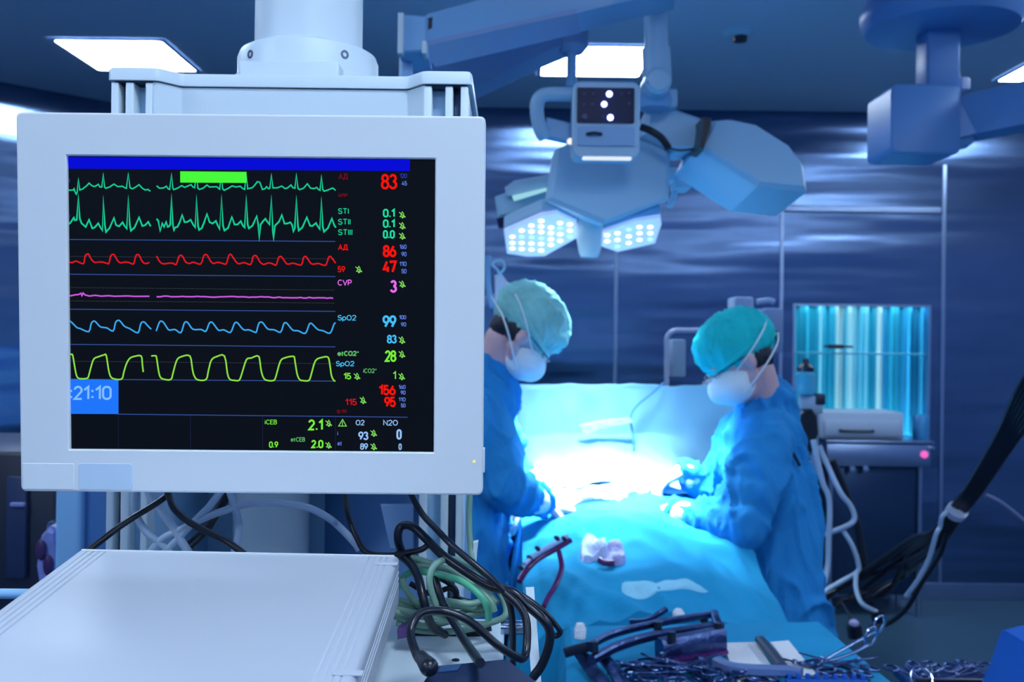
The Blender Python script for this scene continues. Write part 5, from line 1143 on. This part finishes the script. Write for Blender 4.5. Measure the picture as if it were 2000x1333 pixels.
for cxx, cyy, s in ((755, 1102, 1), (680, 1316, 1)):
    q = P(cxx, cyy, 1); d = q - CM.translation; pl = CM.translation + d * ((BL - CM.translation).dot(bz) / d.dot(bz))
    MB().box((0, 0, 0), (.022, .008, .0012), bev=.0005, M=Matrix.Translation(pl + bz * .0002) @ Matrix((bx, by, bz)).transposed().to_4x4()).build('corner_pad', mat('box_plastic', (.52, .56, .65)), t)
for fx in (.1, .9):
    q = BL + bx * BW * fx + by * .03 - bz * BT; MB().cyl((q.x, q.y, zsh + .0005), (q.x, q.y, q.z + .004), .010).build('foot', M_dark, t)
    q = BL + bx * BW * fx + by * (BLN - .03) - bz * BT; MB().cyl((q.x, q.y, min(zsh, q.z - .002)), (q.x, q.y, q.z + .004), .010).build('foot', M_dark, t)

# ================================================================ CABLES ROUND THE SHELF
GG = 'green cables coiled beside the device box'
YC = 1.03
def cb2(pts, r, m, lab, group=None, Y0=YC, name='cable', dz=None):
    return cable(name, [(x, y, (p[0] if (p := rest) else Y0)) for x, y, *rest in pts], r, m, lab, 'cable', group, 12)
cb2([(870, 1198, 1.0), (855, 1188, .99), (841, 1150, .985), (840, 1123, .985), (853, 1101, .99), (879, 1093, 1.0), (908, 1099, 1.01), (940, 1117, 1.02), (973, 1152, 1.02), (988, 1185, 1.01), (985, 1205, 1.0), (958, 1217, .99), (932, 1220, .99), (880, 1212, .99), (820, 1200, 1.0), (770, 1190, 1.03)], .0034, M_green, 'green cable making the tall front loop of the coil beside the box')
cb2([(770, 1165, 1.04), (781, 1140, 1.04), (795, 1122, 1.03), (820, 1117, 1.02), (855, 1123, 1.01), (899, 1135, 1.0), (935, 1161, .99), (952, 1188, .985), (954, 1210, .99)], .0036, M_lgreen, 'brighter green cable arching over the middle of the coil')
for i, pts in enumerate(([(770, 1181), (825, 1190), (885, 1184), (935, 1190), (962, 1176)], [(770, 1172), (810, 1178), (860, 1174), (920, 1180), (955, 1168)],
            [(784, 1130), (793, 1152), (814, 1180), (840, 1192), (880, 1196)], [(800, 1088), (843, 1102), (885, 1117), (929, 1146), (958, 1176), (966, 1196)], [(770, 1204), (802, 1214), (825, 1223), (855, 1220), (899, 1208), (945, 1198)],
            [(770, 1196), (812, 1204), (860, 1206), (905, 1198), (938, 1186)], [(800, 1105), (850, 1108), (900, 1122), (946, 1152), (972, 1180)], [(776, 1218), (820, 1232), (880, 1234), (930, 1226), (966, 1214)])):
    cb2([(x, y, 1.03 + .012 * math.sin(i * 2.1 + k)) for k, (x, y) in enumerate(pts)], .0034, M_green, 'dull green cable of the coil beside the box, ' + ('running level through its middle', 'level just above the middle', 'curving down its left side', 'crossing from top left to right', 'in its lowest front turn', 'level just below the middle', 'the upper one crossing to the right', 'in the very bottom turn')[i], GG)
for i, pts in enumerate(([(790, 1240), (840, 1246), (900, 1246), (950, 1238)], [(780, 1232), (830, 1240), (890, 1240), (960, 1228)], [(800, 1140), (840, 1160), (880, 1150), (900, 1172), (940, 1178)], [(840, 1120), (880, 1142), (892, 1160), (880, 1176), (858, 1168)])):
    cb2([(x, y, 1.06) for x, y in pts], .003, M_black, 'thin black cable ' + ('lying lowest under the front of the coil', 'lying under the left of the coil', 'waving level inside the coil', 'curled in the centre of the coil')[i], 'thin black cables tangled in the green coil')
cb2([(918, 955, 1.14), (916, 1020, 1.14), (921, 1085, 1.13), (926, 1112, 1.10), (934, 1130, 1.06)], .0036, M_green, 'green cable hanging down the right side of the column')
K = .0040
cb2([(800, 955, 1.06), (805, 970, 1.05), (825, 1005, 1.03), (855, 1037, 1.0), (884, 1067, .98), (929, 1105, .965), (967, 1138, .96), (988, 1164, .96), (1000, 1205, .965), (1002, 1290, .98), (1001, 1330, .99)], .0034, M_black, 'black cable crossing diagonally from behind the monitor to the rail')
cb2([(787, 1084, 1.05), (778, 1058, 1.04), (779, 1036, 1.04), (789, 1027, 1.04), (808, 1031, 1.03), (837, 1058, 1.02), (867, 1087, 1.0), (914, 1120, .98), (958, 1146, .97), (1002, 1158, .96), (1032, 1185, .955), (1060, 1210, .95), (1073, 1232, .95), (1072, 1262, .95), (1058, 1300, .95), (1040, 1325, .95)], .0046, M_black, 'thick black cable with a hooked loop at top, sweeping over the upright')
cb2([(982, 1146, .98), (1020, 1164, .975), (1061, 1194, .97), (1086, 1222, .97), (1094, 1236, .97), (1083, 1243, .97), (1072, 1228, .97), (1045, 1190, .975), (1015, 1162, .98)], .0028, M_black, 'thin black cable forming the outermost small loop')
cb2([(985, 1158, .95), (1014, 1185, .945), (1028, 1214, .94), (1029, 1259, .93), (1024, 1284, .92), (1011, 1285, .91), (973, 1262, .90), (929, 1223, .90), (899, 1205, .90), (861, 1194, .90), (825, 1197, .89), (808, 1214, .88), (802, 1241, .87), (812, 1275, .85), (822, 1292, .83), (840, 1306, .815)], .0040, M_black, 'black cable arching from the adapter over the coil and round the rail')
cb2([(849, 1130, 1.01), (864, 1176, .99), (890, 1223, .96), (914, 1262, .90), (938, 1296, .80)], .0042, M_black, 'straight black cable running down into the adapter')
cb2([(778, 1082, 1.04), (802, 1102, 1.02), (817, 1129, 1.0), (825, 1164, .985), (833, 1196, .985), (845, 1225, 1.0), (870, 1240, 1.02)], .0046, M_black, 'black cable dropping from the box corner through the coil')
cb2([(675, 955, 1.08), (675, 975, 1.07), (681, 1011, 1.05), (696, 1049, 1.04), (718, 1081, 1.03), (772, 1085, 1.03), (802, 1079, 1.03), (825, 1073, 1.03), (842, 1060, 1.03)], .0032, M_black, 'black cable hanging from the monitor to the back right of the box')
cb2([(328, 968, 1.05), (302, 986, 1.04), (240, 1025, 1.02), (170, 1078, 1.0)], .0034, M_black, 'straight black cable slanting down to the left corner of the box')
cb2([(326, 955, 1.04), (330, 970, 1.04), (341, 995, 1.03), (369, 1020, 1.02), (408, 1041, 1.01), (444, 1059, 1.0), (478, 1084, .995)], .0036, M_black, 'black cable curving right across the grey cables above the box')
cb2([(446, 955, 1.10), (440, 975, 1.10), (426, 998, 1.10), (408, 1027, 1.09), (390, 1048, 1.08), (366, 1070, 1.07)], .005, M_black, 'short thick black cable behind the grey cables')
GC = 'grey cables hanging behind the box'
for pts, r, lab in (([(288, 955), (300, 980), (319, 1005), (341, 1034), (355, 1059), (372, 1085)], .0046, 'thick grey cable falling to the right above the box'), ([(263, 955), (264, 1000), (284, 1037), (309, 1059), (335, 1078)], .0040, 'grey cable bowing left above the box'),
               ([(292, 1080), (319, 1052), (355, 1034), (383, 1020), (426, 1002), (479, 986), (525, 982), (560, 985), (604, 993), (648, 1017), (690, 1058), (702, 1075)], .0040, 'long grey cable arching from the box to the middle panel'), ([(322, 1080), (355, 1045), (383, 1016), (408, 991), (432, 960)], .0040, 'grey cable rising steeply to the right behind the black one'),
               ([(447, 955), (458, 990), (466, 1020), (465, 1045), (458, 1078)], .0040, 'grey cable hanging beside the white cylinder')):
    cb2([(x, y, 1.06) for x, y in pts], r, M_gcable, lab)
# adapter
zt = zsh + .040
a = PZ(846, 1301, zt); b = PZ(990, 1287, zt); c = PZ(1072, 1350, zt); d = PZ(812, 1352, zt)
d2 = d + (d - a) * 1.6; c2_ = c + (c - b) * 1.6
t = thing('power_adapter', 'dark blue power adapter on the shelf at the bottom edge', 'power adapter', V((a.x, a.y, zsh)))
top = [a, b, c2_, d2]
MB().prism([V((p.x, p.y, zsh + .001)) for p in top], (0, 0, .039), .003).build('housing', mat('adapter_plastic', (.008, .022, .075), .4, spec=.3), t, smooth=False)
cc = (a + b) / 2; MB().prism([V((p.x, p.y, zt)) for p in (a.lerp(b, .12).lerp(d2, .04), a.lerp(b, .42).lerp(d2, .04), a.lerp(b, .45).lerp(d2, .13), a.lerp(b, .15).lerp(d2, .13))], (0, 0, .0012), .0004).build('raised_label', mat('adapter_label', (.03, .08, .22), .3), t, smooth=False)
MB().cap(P(822, 1284, .83), P(838, 1304, .79), .0056, .0078).build('strain_relief', M_black, t)
o = MB().prism([P(775, 1232, 1.0), P(795, 1222, 1.0), (P(800, 1246, 1.0)), P(776, 1252, 1.0)], (0, .02, 0), .003).build('violet_clip', mat('clip_violet', (.10, .04, .20), .3)); tag(rebase(o, P(785, 1240, 1.0)), 'small violet clip under the coil beside the box', 'clip')
